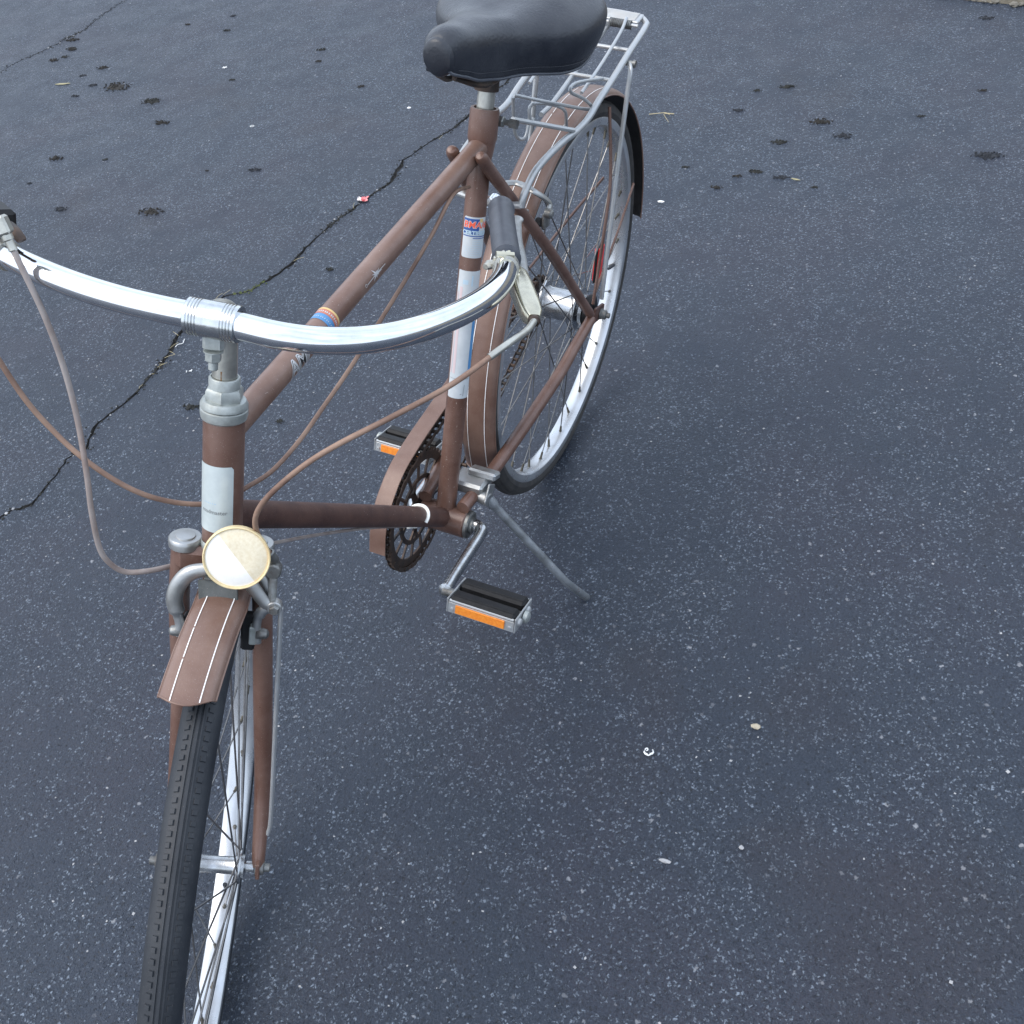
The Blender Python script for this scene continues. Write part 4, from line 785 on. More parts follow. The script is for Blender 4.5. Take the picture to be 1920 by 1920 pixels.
# ---- cables
def cable(pts, r, m, name='cable_housing', front=True, lab=None, parent=None):
    P = spline(pts, 8); b = MB(); b.tube(P, r, 12)
    return fpart(b, name, m, None, lab) if front else part(b, name, m, None, lab)
tof = lambda p: FR.inverted() @ V(p)
cable(D['cable_front'], .0026, 'cable', lab='tan cable housing from the left lever to the front brake')
cable(D['cable_shift_a'], .0027, 'cable_grey', lab='greyish cable housing hanging in a loop beside the fork')
cable(D['cable_rear_a'], .0026, 'cable', lab='tan cable housing from the right lever')
cable(D['cable_rear_b'], .0024, 'cable', front=False, lab='long cable housing to the rear brake')
cable(D['cable_shift_b'], .0019, 'cable_grey', front=False, lab='straight grey gear cable under the down tube')
b = MB(); e0 = V(D['cable_front'][-1]); e1 = V(D['cable_front'][-2]); dd = (e0 - e1).normalized(); b.lathe(e0 - dd * .004, dd, [(.0034, 0), (.0048, .001), (.0048, .012), (.0035, .013), (.0035, .022)], 14); fpart(b, 'barrel_adjuster', 'galv')
b = MB(); P = spline(D['cable_front'][:4], 6); b.tube(P[:15], .0034, 12); fpart(b, 'cable_ferrule', 'ferrule')
# white plastic clips on the down tube, where the gear cable meets it
dax = (BB - DTh).normalized(); vd_ = (V(D['cable_shift_b'][-1]) - DTh).dot(dax)
b = MB(); c = DTh + dax * (vd_ + .002)
fr_ = V((0, .3, 1)); fr_ = (fr_ - dax * fr_.dot(dax)).normalized(); sd_ = dax.cross(fr_)
P = [c + (fr_ * math.cos(a) + sd_ * math.sin(a)) * .0158 + dax * (.010 * max(0, math.sin((a + 2.2) * .9))) for a in [i * .22 - 2.1 for i in range(17)]]
b.tube(P, .0026, 10, flat=.7); part(b, 'cable_clip', 'white_plastic')
b = MB(); e = V(D['cable_shift_b'][-1]); b.tube([e - dax * .018, e + dax * .008], .0036, 10); b.tube([e + dax * .004, e + dax * .03 + V((0, 0, .002))], .0012, 8); part(b, 'cable_stop', 'white_plastic')
# ---- fork
b = MB(); b.box((.0, 0, .3575), (.017, .042, .0135), (1, 0, 0), (0, 1, 0), .006); b.lathe((0, 0, 0), (0, 0, 1), [(0, .3745), (.0185, .3735), (.0185, .3650), (0, .3650)], 30); b.lathe((0, 0, 0), (0, 0, 1), [(.014, .20), (.014, .36)], 24) if 0 else None
fork = fpart(b, 'fork', 'paint')
def blade(s):
    k_ = 1 if s > 0 else .88; P = spline([(0, s * .038, .368), (.001, s * .0405, .30), (.002, s * .0440 * k_, .20), (.006, s * .0475 * k_, .10), (.020, s * .0490 * k_, .045), (.038, s * .0500 * k_, .010), (.0437, s * .0505 * k_, .0)], 7); n = len(P)
    rs = [.0100 - .0038 * max(0, (i / (n - 1) - .35) / .65) for i in range(n)]; b = MB(); b.tube(P, rs, 18, flat=1.12, up=(1, 0, 0)); o = b.build('fork_blade', 'paint', fork)
    b = MB(); b.box((.0437, s * .0510, .001), (.010, .0022, .0105), (1, 0, 0), (0, 1, 0), .001); b.build('fork_end', 'paint', fork)
for s in (1, -1): blade(s)
def crown_cap(s):
    pr = []; nn = 28; vs_ = []; c = V((.002, s * .0335, 0))
    for z, q in ((.3670, 1.0), (.3725, 1.02), (.3750, 1.0), (.3765, .94), (.3768, .80), (.3768, .62), (.3782, .60), (.3785, .54)):
        for j in range(nn):
            a = 2 * PI * j / nn; x, y = math.cos(a) * .0165 * q, math.sin(a) * s * .0165 * q
            if math.sin(a) < 0: y *= .9
            vs_.append(c + V((x, y, z)))
    k = 8; fs = [(i * nn + j, i * nn + (j + 1) % nn, (i + 1) * nn + (j + 1) % nn, (i + 1) * nn + j) for i in range(k - 1) for j in range(nn)] + [tuple(range((k - 1) * nn, k * nn))]
    b = MB(); b.add(vs_, fs); b.build('crown_cap', 'alloy', fork)
for s in (1, -1): crown_cap(s)
# ---- wheels
def wheel(mx, tread, fl_r, fl_w, hub_prof, label, seed, n_spk=36):
    # the rim is the wheel's own mesh: axle along local y
    rimp = [(.3010, -.0125), (.3025, -.0138), (.3035, -.0148), (.3020, -.0158), (.2960, -.0158), (.2905, -.0150), (.2885, -.0125), (.2878, -.0085), (.2868, -.005), (.2866, 0), (.2868, .005), (.2878, .0085), (.2885, .0125), (.2905, .0150), (.2960, .0158), (.3020, .0158), (.3035, .0148), (.3025, .0138), (.3010, .0125)]
    b = MB(); b.lathe((0, 0, 0), Y, rimp, 128); W = b.build('wheel', 'rim', bike, label, 40, world=mx)
    c = R - .0180; pr = []; N_ = 26
    for i in range(N_ + 1):
        a = math.radians(-128 + 256 * i / N_); rr_ = .0180; y = rr_ * math.sin(a) * 1.02; r_ = c + rr_ * math.cos(a)
        if tread and abs(a) < .10: r_ += .0
        pr.append((r_, y))
    if tread:   # raised centre ribs
        base_ = .0165; pr = []
        for ang, dr in [(-128, 0), (-110, 0), (-95, .0004), (-80, .0004), (-66, .0004), (-52, .0002), (-40, .0), (-28, .0), (-15, .0), (-14, .0012), (-9.5, .0013), (-9, .0002), (-4.5, .0002), (-4, .0015), (4, .0015), (4.5, .0002), (9, .0002), (9.5, .0013), (14, .0012), (15, 0), (28, 0), (40, 0), (52, .0002), (66, .0004), (80, .0004), (95, .0004), (110, 0), (128, 0)]:
            a = math.radians(ang); pr.append((c + (base_ + dr) * math.cos(a), (base_ + dr) * 1.05 * math.sin(a)))
    else:
        base_ = .0170; pr = []
        for ang, dr in [(-128, 0), (-105, .0), (-88, .0004), (-84, 0), (-66, .0002), (-60, .0008), (-45, .0008), (-43, 0), (-32, 0), (-30, .0008), (-16, .0008), (-14, 0), (-8, 0), (-6, .001), (6, .001), (8, 0), (14, 0), (16, .0008), (30, .0008), (32, 0), (43, 0), (45, .0008), (60, .0008), (66, .0002), (84, 0), (88, .0004), (105, 0), (128, 0)]:
            a = math.radians(ang); pr.append((c + (base_ + dr) * math.cos(a), (base_ + dr) * 1.03 * math.sin(a)))
    b = MB(); b.lathe((0, 0, 0), Y, pr, 160)
    if tread:
        n_b = 226
        for k in range(n_b):
            a = 2 * PI * k / n_b; e = V((math.cos(a), 0, math.sin(a))); t = V((-math.sin(a), 0, math.cos(a)))
            for s in (-1, 1):
                for ang, hw, hl in ((30, .0024, .0023),):
                    q = math.radians(ang * s); o_ = e * (c + math.cos(q) * .0170) + Y * (.0170 * 1.05 * math.sin(q)); nn = e * math.cos(q) + Y * math.sin(q); u_ = nn.cross(t)
                    sh = t * (.0045 if ang > 40 else 0)
                    vs_ = [o_ + sh + u_ * hw * x * k2 + t * hl * y * k2 + nn * (z) for z, k2 in ((-.0012, 1.1), (.0006, .88)) for x, y in ((-1, -1), (1, -1), (1, 1), (-1, 1))]
                    b.add(vs_, [(0, 1, 5, 4), (1, 2, 6, 5), (2, 3, 7, 6), (3, 0, 4, 7), (4, 5, 6, 7)])
    b.build('tyre', 'rubber' if tread else 'rubber_side', W, sharp=30)
    b = MB(); b.lathe((0, 0, 0), Y, hub_prof[0], 36); b.build('hub', hub_prof[1], W)
    # spokes: one shared mesh, laced three cross
    rs, rh = .2880, fl_r; Ls = None; me = None; q0 = n_spk // 4
    for k in range(n_spk):
        s = 1 if k % 2 else -1; a_r = 2 * PI * (k + .5) / n_spk; lead = 1 if (k // 2) % 2 else -1
        a_h = a_r + lead * math.radians(62) ; h = V((math.cos(a_h) * rh, s * fl_w, math.sin(a_h) * rh)); p = V((math.cos(a_r) * rs, s * .0015, math.sin(a_r) * rs)); dv = p - h; L_ = dv.length
        if me is None:
            Ls = L_; sb_ = MB(); sb_.tube([(0, 0, 0), (0, 0, Ls - .010)], .00105, 6); sb_.tube([(0, 0, Ls - .015), (0, 0, Ls - .003), (0, 0, Ls)], [.0019, .0023, .0034], 8, mi=1)
            o = sb_.build('spoke', ['spoke', 'nipple'], W); me = o.data
        else: o = link('spoke', me, W)
        o.matrix_local = Matrix.Translation(h) @ dv.to_track_quat('Z', 'Y').to_matrix().to_4x4()
    b = MB(); va = math.radians(250 if tread else 205); e = V((math.cos(va), 0, math.sin(va))); b.tube([e * .288, e * .272, e * .258, e * .254], [.0032, .0032, .0028, .002], 10); b.build('valve', 'rubber', W)
    return W
def axle_nuts(W, y0, y1, m):
    for s, y in ((1, y0), (-1, y1)):
        b = MB(); b.lathe((0, 0, 0), Y * s, [(0, y), (.0095, y), (.0095, y + .0015), (.0080, y + .0015), (.0080, y + .0085), (.0065, y + .0098), (.0045, y + .0098), (.0045, y + .015), (.0035, y + .0158), (0, y + .0158)], 6 if 0 else 24)
        b.build('axle_nut', m, W)
fa = FR.inverted() @ F0
Wf = Matrix.Translation(F0) 
WF = FR.to_3x3() @ Matrix(((HD.z * 1.0, 0, 0), (0, 1, 0), (0, 0, 1)))  # placeholder, replaced below
rot_steer = FR.to_3x3() @ Matrix((V((HD.z, 0, -HD.x)), Y, HD)).transposed().inverted()   # the steering rotation alone, in bike axes
Wl = Matrix.Rotation(.0141, 3, 'Z') @ Matrix.Rotation(-.0368, 3, 'X')
mxF = (rot_steer @ Wl).to_4x4(); mxF.translation = P0 + rot_steer @ (F0 - P0)
hubF = ([(0, -.046), (.006, -.046), (.006, -.038), (.0125, -.036), (.0125, -.033), (.0185, -.0325), (.0190, -.0305), (.0185, -.0285), (.0120, -.028), (.0095, -.024), (.0092, 0), (.0095, .024), (.0120, .028), (.0185, .0285), (.0190, .0305), (.0185, .0325), (.0125, .033), (.0125, .036), (.006, .038), (.006, .046), (0, .046)], 'chrome_worn')
wf = wheel(mxF, True, .0165, .0305, hubF, 'front wheel turned to the left with a studded tyre', 1)
hubR = ([(0, -.060), (.006, -.060), (.006, -.050), (.016, -.046), (.016, -.040), (.0300, -.0335), (.0345, -.0325), (.0350, -.0300), (.0345, -.0275), (.0270, -.026), (.0255, -.020), (.0258, -.010), (.0262, .006), (.0255, .018), (.0270, .0265), (.0350, .0275), (.0355, .0300), (.0350, .0325), (.0285, .0345), (.0250, .0365), (.0245, .042), (.020, .045)], 'chrome_worn')
mxR = Matrix.Translation(A) @ Matrix.Rotation(.11, 4, 'Y')
wr = wheel(mxR, False, .0320, .0300, hubR, 'rear wheel with a large geared hub', 2)
b = MB(); b.lathe((0, 0, 0), Y, [(.020, .044), (.0265, .0445), (.0275, .046), (.0270, .053), (.0200, .056), (.0090, .057), (.0085, .062), (0, .062)], 30); b.build('dust_cap', 'pedal_rubber', wr)
b = MB(); b.lathe((0, 0, 0), Y, [(0, -.046), (.036, -.0455), (.036, -.0435), (0, -.043)], 40)
for k in range(18):
    a = 2 * PI * k / 18; e = V((math.cos(a), 0, math.sin(a))); b.box(e * .0375 - Y * .0445, (.0035, .001, .0022), e, Y, .0006)
b.build('sprocket', 'black_metal', wr)
axle_nuts(wf, .0475, .0475, 'galv'); axle_nuts(wr, .0690, .0690, 'galv')
b = MB(); e = V((math.cos(math.radians(178)), 0, math.sin(math.radians(178)))); cR = FR.inverted()
pr_ = V(D['spokerefl']) - A; pr_.y = 0; pr_l = Matrix.Rotation(-.11, 3, 'Y') @ pr_; e = pr_l.normalized(); t = V((-e.z, 0, e.x))
b.box(pr_l, (.016, .0045, .033), e, Y, .003); srf = b.build('spoke_reflector', 'red', wr)
b = MB(); b.box(pr_l, (.0175, .0025, .0345), e, Y, .002); b.build('reflector_frame', 'pedal_rubber', srf)
# ---- mudguards
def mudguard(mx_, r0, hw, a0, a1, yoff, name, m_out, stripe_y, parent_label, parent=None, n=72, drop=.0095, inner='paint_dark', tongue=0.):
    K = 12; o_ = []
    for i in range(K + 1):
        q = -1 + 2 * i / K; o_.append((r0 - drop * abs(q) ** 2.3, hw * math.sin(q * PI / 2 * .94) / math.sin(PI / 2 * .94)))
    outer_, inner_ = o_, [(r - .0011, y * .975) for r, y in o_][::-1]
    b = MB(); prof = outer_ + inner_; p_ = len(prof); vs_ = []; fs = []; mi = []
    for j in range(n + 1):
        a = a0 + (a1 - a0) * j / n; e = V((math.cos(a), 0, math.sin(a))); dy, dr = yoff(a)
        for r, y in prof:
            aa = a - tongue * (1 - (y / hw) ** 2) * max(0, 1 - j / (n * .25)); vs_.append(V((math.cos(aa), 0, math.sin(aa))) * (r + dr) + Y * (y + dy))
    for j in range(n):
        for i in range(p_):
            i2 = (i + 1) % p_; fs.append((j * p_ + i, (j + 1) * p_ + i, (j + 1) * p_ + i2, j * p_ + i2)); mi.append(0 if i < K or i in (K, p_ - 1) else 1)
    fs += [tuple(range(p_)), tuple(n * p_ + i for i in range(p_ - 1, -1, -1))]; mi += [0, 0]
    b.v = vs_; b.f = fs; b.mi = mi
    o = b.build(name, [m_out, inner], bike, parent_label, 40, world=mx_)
    # rolled edges
    b = MB()
    for s in (0, K):
        r_, y_ = o_[s]; P = []
        for j in range(n + 1):
            a = a0 + (a1 - a0) * j / n; dy, dr = yoff(a); P.append(V((math.cos(a) * (r_ + dr), y_ + dy, math.sin(a) * (r_ + dr))))
        b.tube(P, .0012, 6)
    for aa in (a0, a1):
        dy, dr = yoff(aa); tg_ = tongue if aa == a0 else 0
        b.tube([V((math.cos(aa - tg_ * (1 - (y / hw) ** 2)) * (r + dr + .0002), y + dy, math.sin(aa - tg_ * (1 - (y / hw) ** 2)) * (r + dr + .0002))) for r, y in o_], .0010, 6)
    b.build('rolled_edge', m_out, o)
    for sy in stripe_y:
        b = MB(); r2 = random.Random(int(sy * 9999)); vs_ = []; fs = []; k = 0
        for j in range(n * 3 + 1):
            a = a0 + (a1 - a0) * (j + .4) / (n * 3 + 1); dy, dr = yoff(a); e = V((math.cos(a), 0, math.sin(a)))
            a -= tongue * (1 - (sy / hw) ** 2) * max(0, 1 - j / (n * .75)); e = V((math.cos(a), 0, math.sin(a)))
            for yy in (sy - .0005, sy + .0005):
                q = 2 / PI * math.asin(max(-1, min(1, yy / hw * math.sin(PI / 2 * .94)))) / .94; vs_.append(e * (r0 - drop * abs(q) ** 2.3 + dr + .00075) + Y * (yy + dy))
        for j in range(n * 3):
            if noise.noise(V((j * .33 + 1.7, sy * 777 + .37, 3.3))) > .53: continue
            fs.append((2 * j, 2 * j + 1, 2 * j + 3, 2 * j + 2))
        b.add(vs_, fs); b.build('pinstripe', 'white', o, sharp=0)
    return o
mxG = rot_steer.to_4x4(); mxG.translation = P0 + rot_steer @ (F0 - P0)
# the front mudguard sits a little askew, towards the bike's right at its tip
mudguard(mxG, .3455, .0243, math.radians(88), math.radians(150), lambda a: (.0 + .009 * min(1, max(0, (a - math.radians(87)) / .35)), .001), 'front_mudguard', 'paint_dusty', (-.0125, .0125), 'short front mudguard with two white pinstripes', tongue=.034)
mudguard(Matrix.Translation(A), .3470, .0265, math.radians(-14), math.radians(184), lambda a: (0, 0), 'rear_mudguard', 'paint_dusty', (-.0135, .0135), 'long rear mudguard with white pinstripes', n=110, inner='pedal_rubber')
# ---- front mudguard stay, reflector, brake
P = spline(D['stay_f'], 5); b = MB(); b.tube(P, .0038, 10, flat=.6, up=(0, 1, 0)); fpart(b, 'mudguard_stay', 'rack', None, 'flat silver stay beside the front wheel')
rc = V(D['reflector']); rn = V((.97, .10, .16)).normalized(); ru = (V((0, 0, 1)) - rn * rn.z).normalized(); rs_ = rn.cross(ru)
b = MB(); b.lathe(rc, rn, [(0, -.010), (.024, -.010), (.0290, -.006), (.0303, .001), (.0301, .0032), (.0293, .0038), (.0285, .0032), (.0281, .0012), (0, .0010)], 48); refl = fpart(b, 'front_reflector', 'cream', None, 'round cream reflector on the front brake bolt')
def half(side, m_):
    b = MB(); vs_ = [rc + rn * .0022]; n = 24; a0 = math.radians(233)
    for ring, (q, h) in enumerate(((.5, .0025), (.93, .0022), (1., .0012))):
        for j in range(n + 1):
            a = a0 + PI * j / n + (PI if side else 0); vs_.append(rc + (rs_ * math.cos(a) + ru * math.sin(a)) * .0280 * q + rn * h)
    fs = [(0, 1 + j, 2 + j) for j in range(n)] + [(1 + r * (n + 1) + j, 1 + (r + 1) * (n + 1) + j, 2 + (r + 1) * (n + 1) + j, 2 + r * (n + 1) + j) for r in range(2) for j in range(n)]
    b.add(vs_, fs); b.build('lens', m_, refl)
HALF0, HALF1 = 'lens_glare', 'lens'  # first half carries sky glare painted as near-white, second the plain cream
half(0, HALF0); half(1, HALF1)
b = MB(); b.tube([rc - rn * .009, (-.005, .003, .352)], .004, 10); b.build('reflector_bolt', 'galv', refl)
pl = [V(p) for p in D['refl_plate']]; pc_ = sum(pl, V()) / 4
b = MB(); q = [pl[0], pl[1], pl[2], pl[3]]; th = V((.0022, 0, -.001)); nn_ = V((.75, 0, .6)) * .004
# folded sheet bracket: front flange plus a short skirt
w2 = .0180; cz = pc_.z; cy = pc_.y; b.box((.057, cy + .001, cz - .004), (.0013, w2, .019), (1, 0, .42), (0, 1, .12), .0008); b.box((.030, cy, cz + .017), (.024, .013, .0013), (1, 0, -.12), (0, 1, 0), .0006)
M['bracket'] = mat('grey_steel_bracket', (.12, .125, .12), .5, .5, .6, 60, (.07, .075, .07), .5, .0002, 400)
fpart(b, 'mudguard_bracket', 'bracket', None, 'grey steel bracket in front of the fork crown')
b = MB(); ar = spline(D['arm_r'], 5); n = len(ar); b.tube(ar, [.0062 + .0018 * math.sin(PI * i / (n - 1)) if i < n * .72 else .0050 for i in range(n)], 14, flat=.75, up=(1, 0, 0)); brake = fpart(b, 'front_brake', 'alloy', None, 'side pull front brake with curved alloy arms')
b = MB(); al = spline(D['arm_l'], 5); b.tube(al, [.0075 - .0018 * i / len(al) for i in range(len(al))], 14, flat=.7, up=(1, 0, 0)); e = V(D['arm_l'][-1]); b.lathe(e - V((.004, 0, 0)), (1, 0, 0), [(0, 0), (.0068, 0), (.0072, .001), (.0072, .009), (.0064, .010), (0, .010)], 24)
lo = spline(D['arm_low'], 5); b.tube(lo, [.0055] * (len(lo) // 2) + [.0042] * (len(lo) - len(lo) // 2), 12, flat=.75, up=(1, 0, 0)); b.build('brake_arm', 'alloy', brake)
b = MB(); a2_ = spline(D['arm_l2'], 4); b.tube(a2_, .0052, 12, flat=.6, up=(1, 0, 0)); b.build('brake_arm', 'alloy', brake)
b = MB(); b.lathe(e + V((.0055, 0, 0)), (1, 0, 0), [(.0052, 0), (.0052, .003), (.0040, .0045), (0, .0045)], 6); b.build('cable_bolt', 'galv', brake)
p0, p1 = (V(p) for p in D['pad_l']); b = MB(); b.box((p0 + p1) / 2 + V((-.006, -.001, 0)), (.005, .0065, (p1 - p0).length / 2 * 1.25), (1, 0, 0), (0, 1, 0), .002); b.build('brake_pad', 'pedal_rubber', brake)
b = MB(); b.box((p0 + p1) / 2 + V((-.003, .005, .002)), (.010, .0035, .010), (1, 0, 0), (0, 1, 0), .001); b.build('pad_holder', 'zinc', brake)
for key in ('acorn_l', 'acorn_r'):
    c = V(D[key]); s = 1 if key[-1] == 'l' else -1; b = MB(); b.lathe(c - Y * .006 * s, Y * s, [(.0052, 0), (.0056, .001), (.0056, .006), (.0046, .010), (.002, .0118), (0, .012)], 16); b.build('acorn_nut', 'galv', brake)
b = MB(); c = V(D['acorn_r']); b.box(c + V((-.006, .011, .0)), (.006, .004, .017), (1, 0, 0), (0, 1, 0), .002); b.build('brake_pad', 'pedal_rubber', brake)
b = MB(); c = V(D['cable_front'][-1]) + V((0, .003, -.016)); b.lathe(c - V((.006, 0, 0)), (1, 0, 0), [(0, 0), (.0075, 0), (.0078, .001), (.0078, .010), (.0065, .0115), (0, .0115)], 24); b.tube([c, e + V((0, -.003, .005)), e], [.0045, .0040, .0045], 10, flat=.7, up=(1, 0, 0)); b.build('cable_anchor', 'galv', brake)
# ---- saddle, post
b = MB(); b.lathe(ST, SD, [(.0108, -.03), (.0108, .075)], 26); post = part(b, 'seat_post', 'ferrule', None, 'dull seat post')
sad = [(.406, .008, .936, .917), (.402, .0155, .942, .907), (.392, .0210, .947, .900), (.376, .0250, .947, .891), (.355, .0285, .942, .880), (.330, .0315, .937, .869), (.305, .038, .931, .861), (.280, .0495, .925, .855), (.260, .064, .921, .850), (.240, .080, .919, .844), (.220, .0925, .919, .838), (.195, .1015, .921, .834), (.170, .1050, .922, .834), (.145, .1035, .921, .838), (.128, .0960, .917, .843), (.114, .080, .911, .850), (.104, .055, .905, .858), (.100, .025, .900, .865)]
b = MB(); vs_ = []; NN = 44
secs = []
for x, w_, zt, zb in sad:
    sec = []
    for j in range(NN + 1):
        t_ = -1 + 2 * j / NN; a = abs(t_); s = 1 if t_ > 0 else -1
        # from one skirt edge over the top to the other
        if a > .62: q = (a - .62) / .38; y = w_ * (1 - .17 * q * q); z = (zt - (zt - zb) * .46) * (1 - q) + zb * q
        else: ph = a / .62 * PI / 2; y = w_ * math.sin(ph) ** .97; z = zt - (zt - zb) * .46 * (1 - math.cos(ph) ** .95)
        z += -.0035 * math.exp(-(t_ / .12) ** 2) if .12 < x < .30 else 0
        y2 = s * y; wr_ = noise.noise(V((x * 28, y2 * 28, z * 22))) * .0012
        sec.append(V((x, y2, z + wr_)))
    secs.append(sec)
ns = []
for i in range(len(secs) - 1):
    P_ = [secs[max(0, i - 1)], secs[i], secs[i + 1], secs[min(len(secs) - 1, i + 2)]]
    for k in range(3):
        t = k / 3; ns.append([.5 * ((2 * P_[1][j]) + (P_[2][j] - P_[0][j]) * t + (2 * P_[0][j] - 5 * P_[1][j] + 4 * P_[2][j] - P_[3][j]) * t * t + (3 * P_[1][j] - P_[0][j] - 3 * P_[2][j] + P_[3][j]) * t ** 3) for j in range(NN + 1)])
ns.append(secs[-1]); n_ = len(ns); m_ = NN + 1
for sec in ns: vs_ += sec
fs = [(i * m_ + j, i * m_ + j + 1, (i + 1) * m_ + j + 1, (i + 1) * m_ + j) for i in range(n_ - 1) for j in range(NN)]
k = len(vs_); inn = []
for i, sec in enumerate(ns):
    for p in sec: inn.append(V((p.x * .98 + .005, p.y * .94, p.z - .004 + .0015)))
vs_ += inn; fs += [tuple(k + a for a in f[::-1]) for f in fs[:]]
for i in range(n_ - 1):
    for j in (0, NN): fs.append((i * m_ + j, (i + 1) * m_ + j, k + (i + 1) * m_ + j, k + i * m_ + j))
for i in (0, n_ - 1):
    for j in range(NN): fs.append((i * m_ + j, i * m_ + j + 1, k + i * m_ + j + 1, k + i * m_ + j))
b.add(vs_, fs); tilt = Matrix.Rotation(0, 4, 'X'); saddle = part(b, 'saddle', 'saddle', None, 'wide black padded vinyl saddle', sharp=50)
# nose cap, piping along the skirt, stitching
b = MB(); c0 = V((.4125, 0, .922)); vs_ = []
for i, (x, q) in enumerate(((.3985, 1.04), (.4020, 1.01), (.4045, .90), (.4062, .58), (.4066, .0001))):
    for j in range(20):
        a = 2 * PI * j / 20; vs_.append(V((x + .0015, math.cos(a) * .0178 * q, .9215 + math.sin(a) * .0212 * q)))
b.add(vs_, [(i * 20 + j, i * 20 + (j + 1) % 20, (i + 1) * 20 + (j + 1) % 20, (i + 1) * 20 + j) for i in range(4) for j in range(20)]); b.build('nose_cap', 'saddle', saddle)
for s in (0, NN):
    b = MB(); b.tube([sec[s] + V((0, (.0012 if s else -.0012), 0)) for sec in ns], .0019, 8); b.build('piping', 'grip', saddle)
    b = MB(); P = [sec[abs(s - 2)] for sec in ns[6:]]; sg = 1 if s else -1
    Q = spline(P, 3)
    for i in range(0, len(Q) - 1): a_, e_ = Q[i], Q[i + 1]; b.tube([a_ + Y * sg * .0009, a_.lerp(e_, .62) + Y * sg * .0005], .00045, 5)
    st_ = b.build('stitching', mat('dark_thread', (.07, .075, .085), .7), saddle); 
b = MB()
for s in (-1, 1):
    b.tube(spline([(.385, s * .010, .893), (.33, s * .022, .862), (.26, s * .026, .850), (.19, s * .045, .838), (.13, s * .06, .848)], 5), .0035, 8)
    for k in range(60): pass
    b.tube([V((.14 + math.cos(a) * .014, s * .058 + math.sin(a) * .014, .815 + a * .0008)) for a in [i * .5 for i in range(60)]], .0020, 6)
b.tube([(.262, -.03, .853), (.262, .03, .853)], .006, 10); b.lathe((.275, 0, .84), SD, [(.015, -.012), (.015, .016)], 20); b.build('saddle_rails', 'black_metal', saddle)
b = MB(); c = BB + SD * .5555; off = V((-.012, .022, 0)); b.box(c + V((-.015, .004, 0)), (.008, .006, .010), (1, 0, 0), Y, .002); sbolt_m = b
part(b, 'seat_clamp', 'paint')
b = MB(); cc = c + V((-.017, .020, -.001)); b.lathe(cc - Y * .008, Y, [(0, 0), (.0072, 0), (.0072, .007), (.0060, .008), (.0040, .008), (.0040, .016), (0, .016)], 6); b.lathe(cc + Y * .008, Y, [(0, 0), (.0062, 0), (.0062, .010), (0, .010)], 6); part(b, 'seat_bolt', 'galv')
# ---- rear rack
rail = [V(p) for p in D['rail']]
rl = spline(rail, 5); b = MB(); b.tube(rl, .0048, 14); rack = part(b, 'rear_rack', 'rack', None, 'silver tubular rear rack with a spring clip')
def rpart(pts, r, name='rack_tube', k=4, m='rack', mirror=False, lab=None):
    P = spline(pts, k); P = mir(P) if mirror else P; b = MB(); b.tube(P, r, 10); return b.build(name, m, rack, lab)
b = MB(); b.tube(mir(rl), .0048, 14); b.build('rack_rail', 'rack', rack)
e = rl[-1]; rpart([e, e + V((-.010, -.010, .002)), e + V((-.016, -.025, .002)), V((e.x - .018, 0, e.z + .002)), e + V((-.016, -.085, .002)), e + V((-.010, -.100, .002)), V((e.x, -e.y, e.z))], .0048, 'rack_end')
tp = e + V((.002, -e.y, .006)); b = MB(); b.box(tp, (.016, .046, .0022), (1, 0, .02), Y, .0012)
for k in range(10): b.box(tp + V((-.013 + k * .0029, 0, .0028)), (.0007, .040, .0006), (1, 0, .02), Y, .0003)
b.build('tail_plate', 'rack', rack)
x0, x1 = V(D['cross'][0]), V(D['cross'][1]); b = MB(); b.tube([x0, x1], .0042, 10, flat=.8); b.tube(mir([x0.lerp(x1, .3), x1]), .0042, 10, flat=.8); b.build('cross_bar', 'rack', rack)
for s in (False, True):
    P = spline(D['leg'], 4); P = mir(P) if s else P; b = MB(); b.tube(P, .0042, 12, flat=.75, up=(1, 0, 0)); b.build('rack_leg', 'rack', rack)
    c = P[0]; b = MB(); b.lathe(c - Y * .006, Y, [(0, 0), (.004, 0), (.004, .012), (.0055, .012), (.0055, .016), (0, .016)], 12); b.build('leg_bolt', 'galv', rack)
fx = rl[0]
b = MB(); b.tube([fx + V((0, 0, .002)), V((fx.x + .002, 0, fx.z - .004)), V((fx.x, -fx.y, fx.z + .002))], .0046, 10); b.build('front_crossbar', 'rack', rack)
# middle and cross members of the rack deck
zr = lambda x: min(rl, key=lambda p: abs(p.x - x)).z
for x in (-.02, -.10):
    b = MB(); z = zr(x); b.tube([(x, -.060, z), (x, 0, z - .001), (x, .060, z)], .0030, 10); b.build('deck_wire', 'rack', rack)
b = MB(); b.tube(spline([(.10, 0, .712), (.05, .0, .709), (-.06, 0, .718), (-.17, 0, .727)], 4), .0036, 10); b.build('deck_tube', 'rack', rack)
